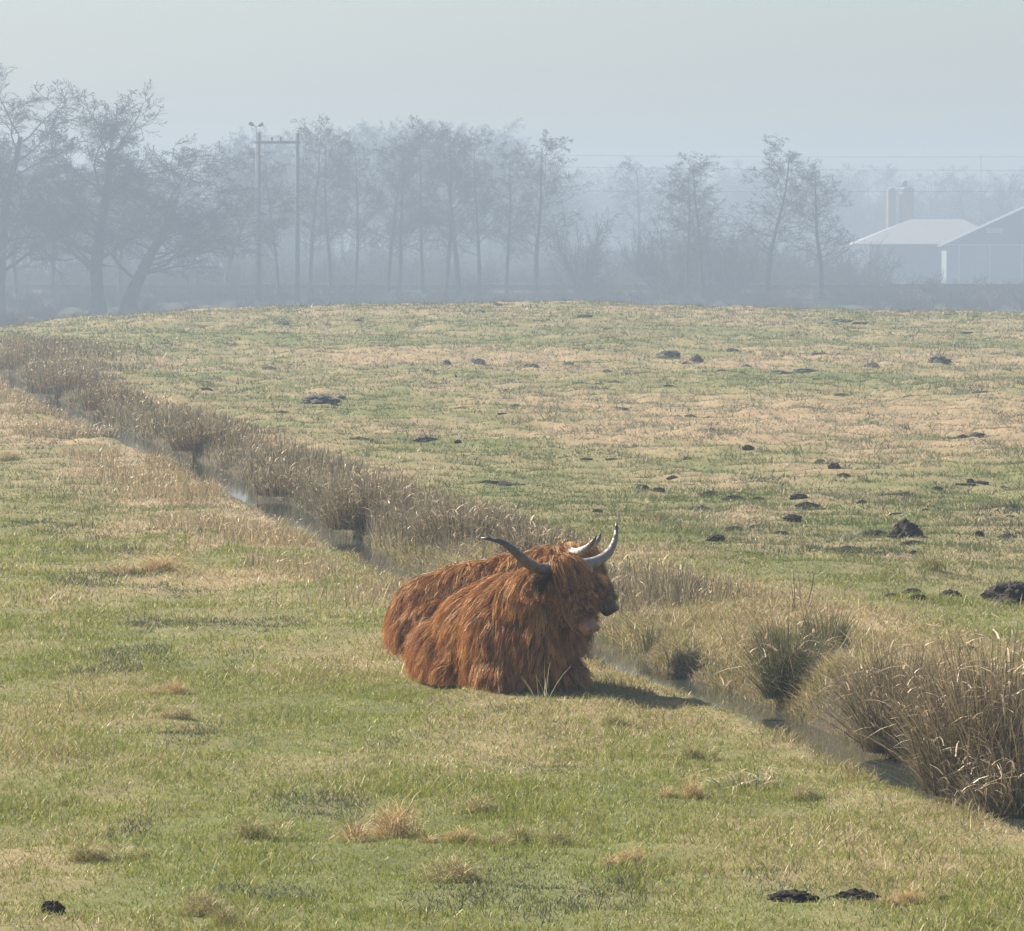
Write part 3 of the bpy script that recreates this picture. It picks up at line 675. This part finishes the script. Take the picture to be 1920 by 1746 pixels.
for px in np.arange(540, 1240, 16.0):
    d = K * rg.uniform(480, 520); spots.append((wx(px, d), d, wz(452 + rg.normal(0, 12), d) + 2.2, rg.uniform(1.0, 1.5)))
for px in np.arange(-200, 330, 5.0):
    d = rg.uniform(300, 450); spots.append((wx(px + rg.normal(0, 8), d), d, rg.uniform(.7, 1.5), rg.uniform(1.2, 2.2)))
for px in np.arange(-160, 1990, 12.0):
    d = K * rg.uniform(336, 378); yb = np.interp(d, [470, 536], [-2.4, -.4]); spots.append((wx(px + rg.normal(0, 6), d), d, rg.uniform(1.6, 3.0) + 2.2 + yb, rg.uniform(.9, 1.6)))
mass('scrub', spots, ['bush0', 'bush1'], .62, 3)

# ------------------------------------------------------------------ embankment, poles, wires, farm
def prism(name, prof, x0, x1, mat, n=60, wob=0):
    V = []; Fc = []
    for i in range(n + 1):
        x = x0 + (x1 - x0) * i / n
        for k, (y_, z) in enumerate(prof): V.append((x, y_ + wob * math.sin(i * 1.7 + k), z + (wob * .15 * math.sin(i * 2.3 + k * 2) if k not in (0, len(prof) - 1) else 0)))
    m_ = len(prof)
    for i in range(n):
        for k in range(m_ - 1): Fc.append((i*m_+k, (i+1)*m_+k, (i+1)*m_+k+1, i*m_+k+1))
    Fc.append(tuple(range(m_))); Fc.append(tuple(n * m_ + k for k in range(m_ - 1, -1, -1)))
    me = bpy.data.meshes.new(name); me.from_pydata(V, [], Fc); me.update(); me.materials.append(mat)
    o = bpy.data.objects.new(name, me); COL.objects.link(o); return tag(o, kind='structure')
prism('embankment', [(440, -2.9), (470, -2.3), (536, -.27), (554, -.27), (572, -2.6)], -260, 260, M['bank'], 120, .25)
prism('railway_track', [(538.5, -.29), (539, CAMZ - 53 / F * 539), (550, CAMZ - 53 / F * 539), (550.6, -.29)], -260, 260, M['ballast'], 20)

D = 362 * K
fr = empty('pole_frame', (wx(522, D), D, -2.2)); tag(fr, 'H shaped wooden pole frame with a cross beam, right of the leaning tree', 'utility pole')
zt = wz(249, D) + 2.2; hw = wx(558, D) - wx(522, D)
for s in (-1, 1):
    b = MB(); b.tube([(s * hw, 0, 0), (s * hw, 0, zt * .5), (s * hw, 0, zt - (.1 if s > 0 else 0))], [.27, .245, .22], 10); b.build('pole', M['concrete'], fr, True)
zb = wz(268, D) + 2.2
b = MB(); b.box((-hw - .35, -.29, zb - .13), (hw + .35, -.23, zb + .13)); b.build('cross_beam', M['concrete'], fr)
for dx in (-.62, .28):
    b = MB(); b.tube([(dx, -.26, zb + .13), (dx, -.26, zb + .3), (dx, -.26, zb + .5), (dx, -.26, zb + .62)], [.06, .11, .11, .05], 8); b.build('insulator', M['metal'], fr, True)
D2 = 366 * K
lm = empty('floodlight_mast', (wx(481, D2), D2, -2.2)); tag(lm, 'thin mast with two tilted floodlight heads, beside the left pole', 'floodlight')
zt = wz(238, D2) + 2.2
b = MB(); b.tube([(0, 0, 0), (0, 0, zt)], [.10, .06], 8); b.build('mast', M['metal'], lm, True)
for s in (-1, 1):
    b = MB(); u = Vector((s * .86, 0, .5 if s < 0 else .38)); p0 = Vector((s * .05, 0, zt))
    b.tube([p0, p0 + u * .2, p0 + u * .35, p0 + u * .75, p0 + u * .8], [.04, .06, .2, .2, .1], 8); b.build('floodlight', M['metal'], lm, True)
for lab, y0, y1 in (('top overhead wire, highest of the three running right over the trees', 284, 292), ('middle overhead wire running right from the pole frame', 304, 319), ('lowest overhead wire running right over the barn', 352, 355)):
    b = MB(); pts = []
    for k in range(41):
        px = 560 + (2300 - 560) * k / 40; t = k / 40
        pts.append((wx(px, D), D, wz(y0 + (y1 - y0) * t, D) - .9 * 4 * t * (1 - t) * .4))
    pts[0] = (wx(558, D), D, wz(y0 - 6, D))
    b.tube(pts, [.012] * 41, 5); o = b.build('overhead_wire', M['metal']); tag(o, lab, 'wire', 'overhead wires')
D3 = 615 * K
ms = MB(); ms.tube([(0, 0, 0), (0, 0, wz(290, D3) + 2.2)], [.11, .05], 6); o = ms.build('mast', M['metal']); o.location = (wx(1838, D3), D3, -2.2); tag(o, 'thin upright mast rising through the fan shaped tree behind the farm', 'mast')

def part(name, fn, mat, parent):
    b = MB(); fn(b); return b.build(name, mat, parent)
# barn with a pale hipped roof
D = 560 * K; bx = empty('barn', (wx(1640, D), D, -2.2)); tag(bx, 'low dark walled barn with a pale hipped roof, left of the white posted shed', 'barn')
W_ = wx(1890, D) - wx(1640, D); ze = wz(457, D) + 2.2; zr = wz(411, D) + 2.2
part('wall', lambda b: b.box((0, 0, 0), (W_, 12, ze)), M['wall_dark'], bx)
xr0 = wx(1712, D) - wx(1640, D); xr1 = wx(1812, D) - wx(1640, D); xl = wx(1598, D) - wx(1640, D)
def hip(b):
    V = [(xl, -1.0, ze - .05), (W_ + .6, -1.0, ze - .05), (W_ + .6, 13, ze - .05), (xl, 13, ze - .05), (xr0, 6, zr), (xr1, 6, zr)]
    V += [(x, y_, z - .15) for x, y_, z in V[:4]]
    b.add(V, [(0, 1, 5, 4), (1, 2, 5), (2, 3, 4, 5), (3, 0, 4), (0, 6, 7, 1), (1, 7, 8, 2), (2, 8, 9, 3), (3, 9, 6, 0), (6, 9, 8, 7)])
part('roof', hip, M['roof_pale'], bx)
part('wall_base', lambda b: b.box((-2.5, -.12, 0), (W_ - .3, -.003, 1.5)), M['wall_pale'], bx)
# posted shed
D = 546 * K; sx = empty('shed', (wx(1774, D), D, -2.2)); tag(sx, 'pale green farm shed with white posts and a dark gable, at the right edge', 'shed')
W_ = 34.; ze2 = wz(459, D) + 2.2; zr2 = wz(366, D) + 2.2
part('wall', lambda b: b.box((0, 0, 0), (W_, 9, ze2)), M['wall_pale'], sx)
part('gable', lambda b: b.add([(0, .05, ze2 + .004), (W_, .05, ze2 + .004), (W_ / 2, .05, zr2), (0, .2, ze2 + .004), (W_, .2, ze2 + .004), (W_ / 2, .2, zr2)], [(0, 1, 2), (5, 4, 3), (0, 3, 4, 1), (1, 4, 5, 2), (2, 5, 3, 0)]), M['wall_dark'], sx)
def gab(b):
    k = (zr2 - ze2) / (W_ / 2); e = .7
    for s in (0, 1):
        xa, xb = ((-e, W_ / 2) if s == 0 else (W_ + e, W_ / 2)); za = ze2 - k * e + .05
        V = [(xa, -.5, za), (xb, -.5, zr2 + .05), (xb, 9.4, zr2 + .05), (xa, 9.4, za)]; V += [(x, y_, z + .16) for x, y_, z in V]
        b.add(V, [(0, 1, 2, 3), (7, 6, 5, 4), (0, 4, 5, 1), (1, 5, 6, 2), (2, 6, 7, 3), (3, 7, 4, 0)])
part('roof', gab, M['roof_dark'], sx)
for px in (1797, 1855, 1915):
    x = wx(px, D) - wx(1774, D); part('post', lambda b: b.box((x - .13, -.17, 0), (x + .13, -.004, ze2 - .1)), M['white'], sx)
part('eaves_board', lambda b: b.box((0, -.2, ze2 - .1), (W_, -.005, ze2 + .06)), M['white'], sx)
x = wx(1829, D) - wx(1774, D); part('sliding_door', lambda b: b.box((x, -.09, 0), (wx(1852, D) - wx(1774, D), -.004, ze2 - .25)), plain('door_sheets', (.20, .25, .26), (.17, .21, .22), .3), sx)
x0 = wx(1848, D) - wx(1774, D); part('skylight', lambda b: b.box((x0, -.06, wz(437, D) + 2.2), (x0 + 2.6, .045, wz(428, D) + 2.2)), M['white'], sx)
# silos behind the barn
D = 596 * K
def silo(label, px, r, top, capr):
    s = empty('silo', (wx(px, D), D, -2.2)); tag(s, label, 'silo', 'silos behind the barn'); h = wz(top, D) + 2.2
    b = MB(); b.tube([(0, 0, 0), (0, 0, h - r * .55)], [r, r], 20); b.build('wall', M['brick'], s, False)
    b = MB(); b.tube([(0, 0, h - r * .55), (0, 0, h - r * .3), (0, 0, h - r * .1), (0, 0, h)], [r * 1.03, r * .8, r * .5, .12], 20); b.build('dome', M['metal'], s, True)
    for f in (.3, .62):
        b = MB(); b.tube([(0, 0, h * f), (0, 0, h * f + .15)], [r + .05, r + .05], 20); b.build('hoop', M['metal'], s)
    if capr: b = MB(); b.tube([(-.4, 0, h - .15), (-.4, 0, h + .75), (-.4, 0, h + .95)], [.5, .5, .3], 12); b.build('vent', M['metal'], s, True)
silo('narrower silo with a sunlit reddish side, left of the pair', 1670, .8, 352, False)
silo('wider dark silo with a vent on top, right of the pair', 1699, 1.25, 349, True)
D = 600 * K
hs = empty('outbuilding', (wx(1095, D), D, -2.2)); tag(hs, 'low grey outbuilding glimpsed behind the shrub right of the slender row', 'outbuilding')
part('wall', lambda b: b.box((0, 0, 0), (6.6, 7, wz(470, D) + 2.2)), M['wall_dark'], hs)
def gab2(b):
    ze_, zr_ = wz(471, D) + 2.2, wz(449, D) + 2.2; V = [(-.4, -.4, ze_), (7, -.4, ze_), (7, 7.4, ze_), (-.4, 7.4, ze_), (1.5, 3.5, zr_), (5.4, 3.5, zr_)]
    b.add(V, [(0, 1, 5, 4), (1, 2, 5), (2, 3, 4, 5), (3, 0, 4), (3, 2, 1, 0)])
part('roof', gab2, M['roof_dark'], hs)

# ------------------------------------------------------------------ highland cattle
def frame(axis):
    """head frame: a along the face, l to the animal's left, u out of the forehead"""
    a = axis.normalized(); l = Vector((0, 0, 1)).cross(a).normalized(); u = a.cross(l); return a, l, u
def cattle(loc, rz, head_ang, pitch, poll, neck, hornL, hornR, seed, label, locks, size=1.0, ear_droop=.03):
    rng = np.random.default_rng(seed); rg = random.Random(seed)
    root = empty('highland_cow', loc, rz, size); tag(root, label, 'cow', 'resting highland cattle')
    A = Vector((math.cos(R(pitch)) * math.cos(R(head_ang)), math.cos(R(pitch)) * math.sin(R(head_ang)), -math.sin(R(pitch))))
    a, l, u = frame(A); poll = Vector(poll)
    HS = 1.13; hp = lambda s, ll, uu: poll + (a * s + l * ll + u * uu) * HS
    sp = bmesh.new(); bmesh.ops.create_uvsphere(sp, u_segments=24, v_segments=16, radius=1); bmesh.ops.triangulate(sp, faces=sp.faces)
    SV = np.array([tuple(v.co) for v in sp.verts]); sp.verts.index_update(); SF = np.array([[v.index for v in f.verts] for f in sp.faces]); sp.free()
    BV, BF = [], []
    def ball(c, rad, rot=None):
        rad = rad if isinstance(rad, (tuple, list)) else (rad,) * 3; P = SV * np.array(rad) * (HS if rot is not None else 1)
        if rot is not None: P = P @ np.array(rot.to_3x3()).T
        BF.append(SF + len(BV) * len(SV)); BV.append(P + np.array(tuple(c)))
    def chain(pts, rads, step=.03):
        pts = [Vector(p) for p in pts]
        for i in range(len(pts) - 1):
            n_ = max(2, int((pts[i + 1] - pts[i]).length / step))
            for k in range(n_ + 1): ball(pts[i].lerp(pts[i + 1], k / n_), rads[i] + (rads[i + 1] - rads[i]) * k / n_)
    ears = {}
    # trunk
    ball((-.36, 0, .40), (.60, .46, .41)); ball((-.05, 0, .46), (.42, .39, .43)); ball((.02, 0, .73), (.28, .17, .16))
    ball((-.78, 0, .36), (.34, .37, .33)); ball((-.93, 0, .30), (.22, .29, .27)); ball((.22, 0, .32), (.30, .36, .32)); ball((-.30, 0, .66), (.42, .17, .15)); ball((-.74, .13, .58), .1); ball((-.74, -.13, .58), .1)
    for s in (-1, 1):
        ball((-.72, s * .36, .23), (.40, .19, .26)); ball((-.45, s * .41, .12), (.28, .10, .11))           # thighs and stifles
        chain([(-.4, s * .40, .09), (-.75, s * .40, .06), (-.92, s * .38, .05)], [.07, .05, .055])             # folded hind legs
        ball((.12, s * .27, .36), (.24, .15, .30))                                                            # shoulder
        chain([(.15, s * .33, .2), (.36, s * .31, .14), (.43, s * .31, .11)], [.12, .10, .085]); chain([(.43, s * .31, .10), (.28, s * .30, .06), (.2, s * .27, .05)], [.075, .05, .055])
    # neck, dewlap, head
    nk = [Vector(p) for p in neck]
    chain([(.12, 0, .62)] + nk + [hp(.06, 0, -.06)], [.28, .22, .17, .14][:len(nk) + 2] if len(nk) == 2 else [.29, .23, .17])
    chain([(.38, 0, .28), Vector(nk[-1]) + Vector((.02, 0, -.2))], [.21, .15])
    rot = Matrix((a, l, u)).transposed().to_4x4()
    ball(hp(.03, 0, 0), (.12, .145, .12), rot); ball(hp(.14, 0, -.01), (.15, .135, .12), rot); ball(hp(.27, 0, -.02), (.15, .105, .10), rot)
    ball(hp(.39, 0, -.025), (.11, .082, .082), rot); ball(hp(.465, 0, -.015), (.055, .076, .056), rot); ball(hp(.445, 0, -.07), (.07, .055, .03), rot)
    ball(hp(.18, 0, -.10), (.16, .085, .085), rot)
    for s in (-1, 1):
        ball(hp(.19, s * .095, .045), .04); ball(hp(.49, s * .045, .015), .032)
        e0 = hp(.07, s * .115, -.02); e1 = e0 + l * (s * .34) + Vector((0, 0, -.05 - ear_droop)); ex = (e1 - e0).normalized()
        fd = Vector((a.x, a.y, 0)).normalized() * .85 + Vector((0, 0, -.5)); ez = (fd - ex * fd.dot(ex)).normalized(); ey = ez.cross(ex)
        er = Matrix((ex, ey, ez)).transposed().to_4x4(); ears[s] = (e0, e1, ex, ez)
        for k in range(17):
            t = k / 16; wd = .03 + .058 * math.sin(math.pi * min(1, .12 + .82 * t)) ** .8 if t < .95 else .022
            ball(e0.lerp(e1, t) - ez * (.022 * math.sin(math.pi * t)), (.022, wd, .018), er)
    to = mk('tmp', np.concatenate(BV), np.concatenate(BF), M['hide']); tmp = to.data
    md = to.modifiers.new('r', 'REMESH'); md.mode = 'VOXEL'; md.voxel_size = .02
    ms_ = to.modifiers.new('s', 'SMOOTH'); ms_.iterations = 5; ms_.factor = .5
    dg = bpy.context.evaluated_depsgraph_get(); dg.update()
    me = bpy.data.meshes.new_from_object(to.evaluated_get(dg)); bpy.data.objects.remove(to); bpy.data.meshes.remove(tmp)
    me.name = 'body'
    while len(me.materials): me.materials.pop()
    for m_ in (M['hide'], M['nose'], M['dark']): me.materials.append(m_)
    for p in me.polygons:
        p.use_smooth = True; q = (Vector(p.center) - poll) / HS; s_, ll, uu = q.dot(a), q.dot(l), q.dot(u)
        if s_ > .40 and abs(ll) < .16 and abs(uu) < .16:
            p.material_index = 1
    body = bpy.data.objects.new('body', me); COL.objects.link(body); body.parent = root
    for s in (-1, 1):
        b = MB(); c = hp(.503, s * .044, .012); ax = (a + l * (s * .75) + u * .1).normalized(); n0 = l.cross(ax).normalized()
        b.tube([c - ax * .012, c - ax * .004, c + ax * .006, c + ax * .010], [.010, .020, .016, .006], 12); b.build('nostril', M['dark'], root, True)
    b = MB(); b.tube([hp(.40 + .105 * math.cos(t), .080 * math.sin(t), -.058 - .012 * abs(math.sin(t))) for t in np.linspace(-1.25, 1.25, 15)], [.005] * 15, 6); b.build('mouth', M['dark'], root, True)
    # eyes, horns, hooves
    for s in (-1, 1):
        b = MB(); c = hp(.20, s * .122, .05); b.tube([c - a * .018, c - a * .012, c, c + a * .012, c + a * .018], [.008, .02, .026, .02, .008], 10); b.build('eye', M['dark'], root, True)
        b = MB(); b.tube([(.29, s * .30, .05), (.2, s * .27, .04), (.15, s * .27, .03)], [.055, .06, .05], 10); b.build('hoof', M['dark'], root, True)
        pts0 = [Vector(p) for p in (hornL if s > 0 else hornR)]
        # resample smooth
        pts = []; n_ = 26
        for k in range(n_ + 1):
            f = k / n_ * (len(pts0) - 1); i = min(int(f), len(pts0) - 2); t = f - i
            P0, P1, P2, P3 = pts0[max(i - 1, 0)], pts0[i], pts0[i + 1], pts0[min(i + 2, len(pts0) - 1)]
            pts.append(.5 * ((2 * P1) + (P2 - P0) * t + (2 * P0 - 5 * P1 + 4 * P2 - P3) * t * t + (3 * P1 - P0 - 3 * P2 + P3) * t ** 3))
        fw = Vector((a.x, a.y, 0)).normalized(); lt = Vector((l.x, l.y, 0)).normalized()
        W = [poll + lt * (s * p.x) + fw * p.y + Vector((0, 0, p.z)) for p in pts]
        for _ in range(3): W = [W[0]] + [(W[i - 1] + W[i] * 2 + W[i + 1]) / 4 for i in range(1, len(W) - 1)] + [W[-1]]
        L_ = len(W); b = MB(); b.tube(W, [.050 * (1 - (k / (L_ - 1)) ** 1.35) ** .9 + .006 for k in range(L_)], 14); h = b.build('horn', M['horn_l'] if s > 0 else M['horn_r'], root, True)
        at_ = h.data.attributes.new('along', 'FLOAT', 'POINT'); at_.data.foreach_set('value', np.repeat(np.arange(L_) / (L_ - 1), 14).astype(np.float32))
    # coat
    me.calc_loop_triangles(); nv = len(me.vertices); co = np.zeros(nv * 3); me.vertices.foreach_get('co', co); co = co.reshape(-1, 3)
    tr = np.zeros(len(me.loop_triangles) * 3, np.int64); me.loop_triangles.foreach_get('vertices', tr); tr = tr.reshape(-1, 3)
    bv = BVHTree.FromPolygons([tuple(c) for c in co], [tuple(t) for t in tr])
    A0, B0, C0 = co[tr[:, 0]], co[tr[:, 1]], co[tr[:, 2]]; ar = np.linalg.norm(np.cross(B0 - A0, C0 - A0), axis=1)
    def sample(n_):
        k = rng.choice(len(tr), n_, p=ar / ar.sum()); r1 = np.sqrt(rng.random(n_)); r2 = rng.random(n_)
        return (1 - r1)[:, None] * A0[k] + (r1 * (1 - r2))[:, None] * B0[k] + (r1 * r2)[:, None] * C0[k]
    ST = 7
    for p in me.polygons:
        s = 1 if (Vector(p.center) - poll).dot(l) > 0 else -1; eq = Vector(p.center) - ears[s][0]; et = eq.dot(ears[s][2])
        if .05 < et < .42 and (eq - ears[s][2] * et).length < .10 and p.normal.dot(ears[s][3]) > .45: p.material_index = 2
    def coat(name, roots, per, mode):
        G = []; LN = []; RT = []
        for p in roots:
            hit = bv.find_nearest(Vector(p)); pos, nrm = hit[0], hit[1]
            if pos is None or pos.z < .0: continue
            q = (pos - poll) / HS; s_, ll, uu = q.dot(a), q.dot(l), q.dot(u); rad = math.hypot(ll, uu)
            es = 1 if ll > 0 else -1; eq = pos - ears[es][0]; et = eq.dot(ears[es][2]); onear = .05 < et < .42 and (eq - ears[es][2] * et).length < .10
            if onear and (mode != 'coat' or (nrm.dot(ears[es][3]) > .2 and rng.random() > .3)): continue
            if math.hypot(s_ - .20, abs(ll) - .12) < .032 and uu > .0: continue
            head = -.12 < s_ < .62 and rad < .22 and pos.x > nk[0].x
            ear = head is False and False
            if mode == 'coat':
                if head and s_ > .43 and rad < .15: continue
                Ln = .19 * rng.uniform(.7, 1.25)
                if head: Ln = (.05 - .03 * max(0, s_ - .12) / .31) if abs(ll) < .15 else .14
                sy = 1 if pos.y > 0 else -1
                flow = Vector((-.35, .55 * sy * max(0, nrm.z), -.75)) + Vector(rng.normal(0, .16, 3))
                if onear: Ln = .085; flow = ears[es][2] * 1.0 + Vector((0, 0, -.25)) + Vector(rng.normal(0, .2, 3))
                elif head: flow = a * .9 - u * .2 + Vector((0, 0, -.4)) + Vector(rng.normal(0, .15, 3))
                elif pos.x > .22: flow = Vector((.1, .3 * sy, -.9)) + Vector(rng.normal(0, .15, 3))
                lift = .38
            else:
                if not (-.09 < s_ < .13 and abs(ll) < .15 and nrm.dot(u) > -.25): continue
                Ln = rng.uniform(.13, .21) * (1 - .5 * max(0, s_) / .2); flow = a * 1.0 + l * (ll * 1.4) + Vector(rng.normal(0, .12, 3)); lift = .5
            tan = flow - nrm * flow.dot(nrm)
            if tan.length < 1e-3: continue
            d = (tan.normalized() + nrm * lift).normalized(); x = pos - nrm * .008; pts = [x.copy()]
            for k in range(ST - 1):
                d = (d + Vector((0, 0, -.16)) + (a * .12 if mode != 'coat' else Vector((0, 0, 0))) + Vector(rng.normal(0, .05, 3))).normalized(); x = x + d * (Ln / (ST - 1))
                hh = bv.find_nearest(x); off = .012 + .018 * (k + 1) / ST
                if hh[0] is not None:
                    sd = (x - hh[0]).dot(hh[1])
                    if sd < off: x = x + hh[1] * (off - sd)
                if x.z < .012: x.z = .012 + rng.random() * .02
                pts.append(x.copy())
            G.append([tuple(v) for v in pts]); LN.append(Ln)
        G = np.array(G); nL = len(G)
        # strands gathered into each lock
        k = np.repeat(np.arange(nL), per); n_ = len(k); sc_ = np.clip(np.array(LN) / .17, .12, 1.2)[k]
        off = rng.normal(0, 1, (n_, 3)) * .015 * np.maximum(sc_, .75)[:, None]; tt = np.linspace(0, 1, ST)
        g = G[k]; cl = (1 - .38 * tt)[None, :, None]
        wv = np.sin(tt[None] * rng.uniform(5, 9, nL)[k][:, None] + rng.uniform(0, 6.28, nL)[k][:, None] + rng.normal(0, .4, (n_, 1))) * rng.uniform(.006, .016, nL)[k][:, None] * tt[None] * sc_[:, None]
        wd = rng.normal(0, 1, (nL, 3))[k]; wd /= np.linalg.norm(wd, axis=1, keepdims=True)
        fr_ = rng.normal(0, 1, (n_, ST, 3)) * (.0035 * tt)[None, :, None] * sc_[:, None, None]
        P = g + off[:, None, :] * cl + wd[:, None, :] * wv[:, :, None] + fr_
        scale = rng.uniform(.75, 1.1, n_)[:, None, None]; P = P[:, :1] + (P - P[:, :1]) * scale
        P[:, :, 2] = np.maximum(P[:, :, 2], .006)
        tg = np.gradient(P, axis=1); tg /= np.linalg.norm(tg, axis=2, keepdims=True) + 1e-9
        rv = rng.normal(0, 1, (n_, 1, 3)); sd = np.cross(tg, rv); sd /= np.linalg.norm(sd, axis=2, keepdims=True) + 1e-9
        wdt = (.0015 * (1 - .8 * tt ** 1.5))[None, :, None] * rng.uniform(.7, 1.3, n_)[:, None, None]
        V = np.stack([P - sd * wdt, P + sd * wdt], 2).reshape(-1, 3)
        b_ = (np.arange(n_) * ST * 2)[:, None, None]; T = []
        for i in range(ST - 1): T += [(2*i, 2*i+1, 2*i+3), (2*i, 2*i+3, 2*i+2)]
        T = (np.array(T)[None] + b_).reshape(-1, 3)
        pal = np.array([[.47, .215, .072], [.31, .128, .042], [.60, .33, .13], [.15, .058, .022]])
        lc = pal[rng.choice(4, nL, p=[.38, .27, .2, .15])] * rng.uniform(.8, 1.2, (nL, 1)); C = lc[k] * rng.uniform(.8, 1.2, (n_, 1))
        tip = np.repeat(np.linspace(.45, 1.3, ST), 2)[None, :, None]; C = (C[:, None, :] * tip * np.array([1, 1.03, 1.05])).reshape(-1, 3)  # roots darkened to deepen the coat's shade, tips bleached golden
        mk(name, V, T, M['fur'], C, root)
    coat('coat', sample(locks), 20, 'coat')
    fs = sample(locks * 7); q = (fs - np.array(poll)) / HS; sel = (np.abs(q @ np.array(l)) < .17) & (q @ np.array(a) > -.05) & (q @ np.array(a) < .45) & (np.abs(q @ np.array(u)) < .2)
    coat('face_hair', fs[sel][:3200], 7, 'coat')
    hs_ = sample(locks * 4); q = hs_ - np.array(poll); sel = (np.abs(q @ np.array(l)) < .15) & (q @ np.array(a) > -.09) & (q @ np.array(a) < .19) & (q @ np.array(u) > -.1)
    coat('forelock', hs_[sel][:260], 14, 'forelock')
    return root
def horn_mat(name, tip, c0=(.24, .20, .165), c1=(.20, .17, .145)):
    m, nt, N, L = nodes(name); o = N.new('ShaderNodeOutputMaterial'); b = N.new('ShaderNodeBsdfPrincipled'); b.inputs['Roughness'].default_value = .38
    a = N.new('ShaderNodeAttribute'); a.attribute_name = 'along'; cr = N.new('ShaderNodeValToRGB')
    e = cr.color_ramp.elements; e[0].color = (*c0, 1); e[0].position = 0; e[1].color = (.05, .04, .035, 1); e[1].position = 1
    x = cr.color_ramp.elements.new(tip); x.color = (*c1, 1)
    nz = N.new('ShaderNodeTexNoise'); nz.inputs['Scale'].default_value = 25; tc = N.new('ShaderNodeTexCoord'); L.new(tc.outputs['Object'], nz.inputs['Vector'])
    mm = N.new('ShaderNodeMath'); mm.operation = 'MULTIPLY_ADD'; mm.inputs[1].default_value = .12; L.new(nz.outputs['Fac'], mm.inputs[0]); L.new(a.outputs['Fac'], mm.inputs[2])
    bp = N.new('ShaderNodeBump'); bp.inputs['Strength'].default_value = .5; bp.inputs['Distance'].default_value = .01; wv = N.new('ShaderNodeMath'); wv.operation = 'MULTIPLY_ADD'; wv.inputs[1].default_value = 55; L.new(a.outputs['Fac'], wv.inputs[0]); L.new(nz.outputs['Fac'], wv.inputs[2]); sn = N.new('ShaderNodeMath'); sn.operation = 'SINE'; L.new(wv.outputs[0], sn.inputs[0]); L.new(sn.outputs[0], bp.inputs['Height']); L.new(bp.outputs[0], b.inputs['Normal'])
    L.new(mm.outputs[0], cr.inputs[0]); L.new(cr.outputs[0], b.inputs['Base Color']); L.new(b.outputs[0], o.inputs[0]); return m
M['horn_l'] = horn_mat('pale_horn', .85); M['horn_r'] = horn_mat('dark_tipped_horn', .12, (.26, .22, .18), (.13, .11, .085))
X0, Y0 = .02, 39.3
cattle((X0, Y0, gz1(X0, Y0 - .4) - .02), R(-68), 28, 57, (.60, .17, .99), [(.36, .06, .76), (.49, .12, .89)],
       [(.06, 0, .03), (.2, .04, .025), (.34, .08, .05), (.48, .10, .12), (.57, .09, .24), (.60, .07, .355)],
       [(.06, 0, .03), (.2, -.02, .0), (.37, -.03, .05), (.53, -.06, .17), (.63, -.13, .25), (.71, -.25, .27)], 1,
       'red shaggy cow lying in front, with wide horns and pink muzzle', 6200)
M['horn_l'] = M['horn_r'] = horn_mat('cream_horn', .6, (.55, .46, .35), (.38, .31, .24)); M['nose'] = plain('dark_muzzle_skin', (.10, .06, .045), (.06, .038, .03), 12, .6, .3)
X0, Y0 = .08, 43.0
cattle((X0, Y0, gz1(X0, Y0) - .02), R(4), -17, 54, (.50, -.03, .87), [(.30, .0, .74), (.42, -.02, .82)],
       [(.06, -.03, .05), (.18, 0, .05), (.28, .05, .08), (.35, .10, .13), (.38, .13, .2)],
       [(.06, -.05, .05), (.18, .01, .05), (.28, .10, .08), (.35, .19, .14), (.38, .25, .22)], 2,
       'red shaggy cow lying behind, seen from the side with its dark face to the right', 5200)

# ------------------------------------------------------------------ haze, sky, sun
hz = MB(); hz.box((-830, -32, -3.7), (830, 1365, 32)); m, nt, N, L = nodes('haze'); o = N.new('ShaderNodeOutputMaterial'); v = N.new('ShaderNodeVolumePrincipled')
v.inputs['Density'].default_value = .00132; v.inputs['Color'].default_value = (.425, .515, .61, 1); v.inputs['Anisotropy'].default_value = .1
L.new(v.outputs[0], o.inputs['Volume']); hzo = hz.build('haze', m); tag(hzo, kind='stuff')

EL = R(40); SUN = Vector((-.866 * math.cos(EL), .50 * math.cos(EL), math.sin(EL)))
w = bpy.data.worlds.new('World'); sc.world = w; w.use_nodes = True; nt = w.node_tree
for n_ in list(nt.nodes): nt.nodes.remove(n_)
o = nt.nodes.new('ShaderNodeOutputWorld'); bg = nt.nodes.new('ShaderNodeBackground'); sk = nt.nodes.new('ShaderNodeTexSky')
sk.sky_type = 'NISHITA'; sk.sun_disc = False; sk.sun_elevation = EL; sk.sun_rotation = math.atan2(SUN.x, SUN.y); sk.air_density = 1.0; sk.dust_density = 2.5; sk.ozone_density = 2.6
bg.inputs['Strength'].default_value = .060
nt.links.new(sk.outputs[0], bg.inputs[0]); nt.links.new(bg.outputs[0], o.inputs[0])
sd = bpy.data.lights.new('sun', 'SUN'); sd.energy = 5.0; sd.angle = R(.6); sd.color = (1.0, .93, .82); so = bpy.data.objects.new('sun', sd); COL.objects.link(so)
so.rotation_euler = SUN.to_track_quat('Z', 'Y').to_euler(); so.location = (-20, 0, 30)

sc.view_settings.view_transform = 'Standard'; sc.view_settings.look = 'None'; sc.view_settings.exposure = 1.5; sc.view_settings.gamma = 1
sc.render.engine = 'CYCLES'; cy = sc.cycles
cy.use_denoising = True; cy.max_bounces = 6; cy.diffuse_bounces = 1; cy.glossy_bounces = 2; cy.transmission_bounces = 3; cy.volume_bounces = 0; cy.transparent_max_bounces = 4
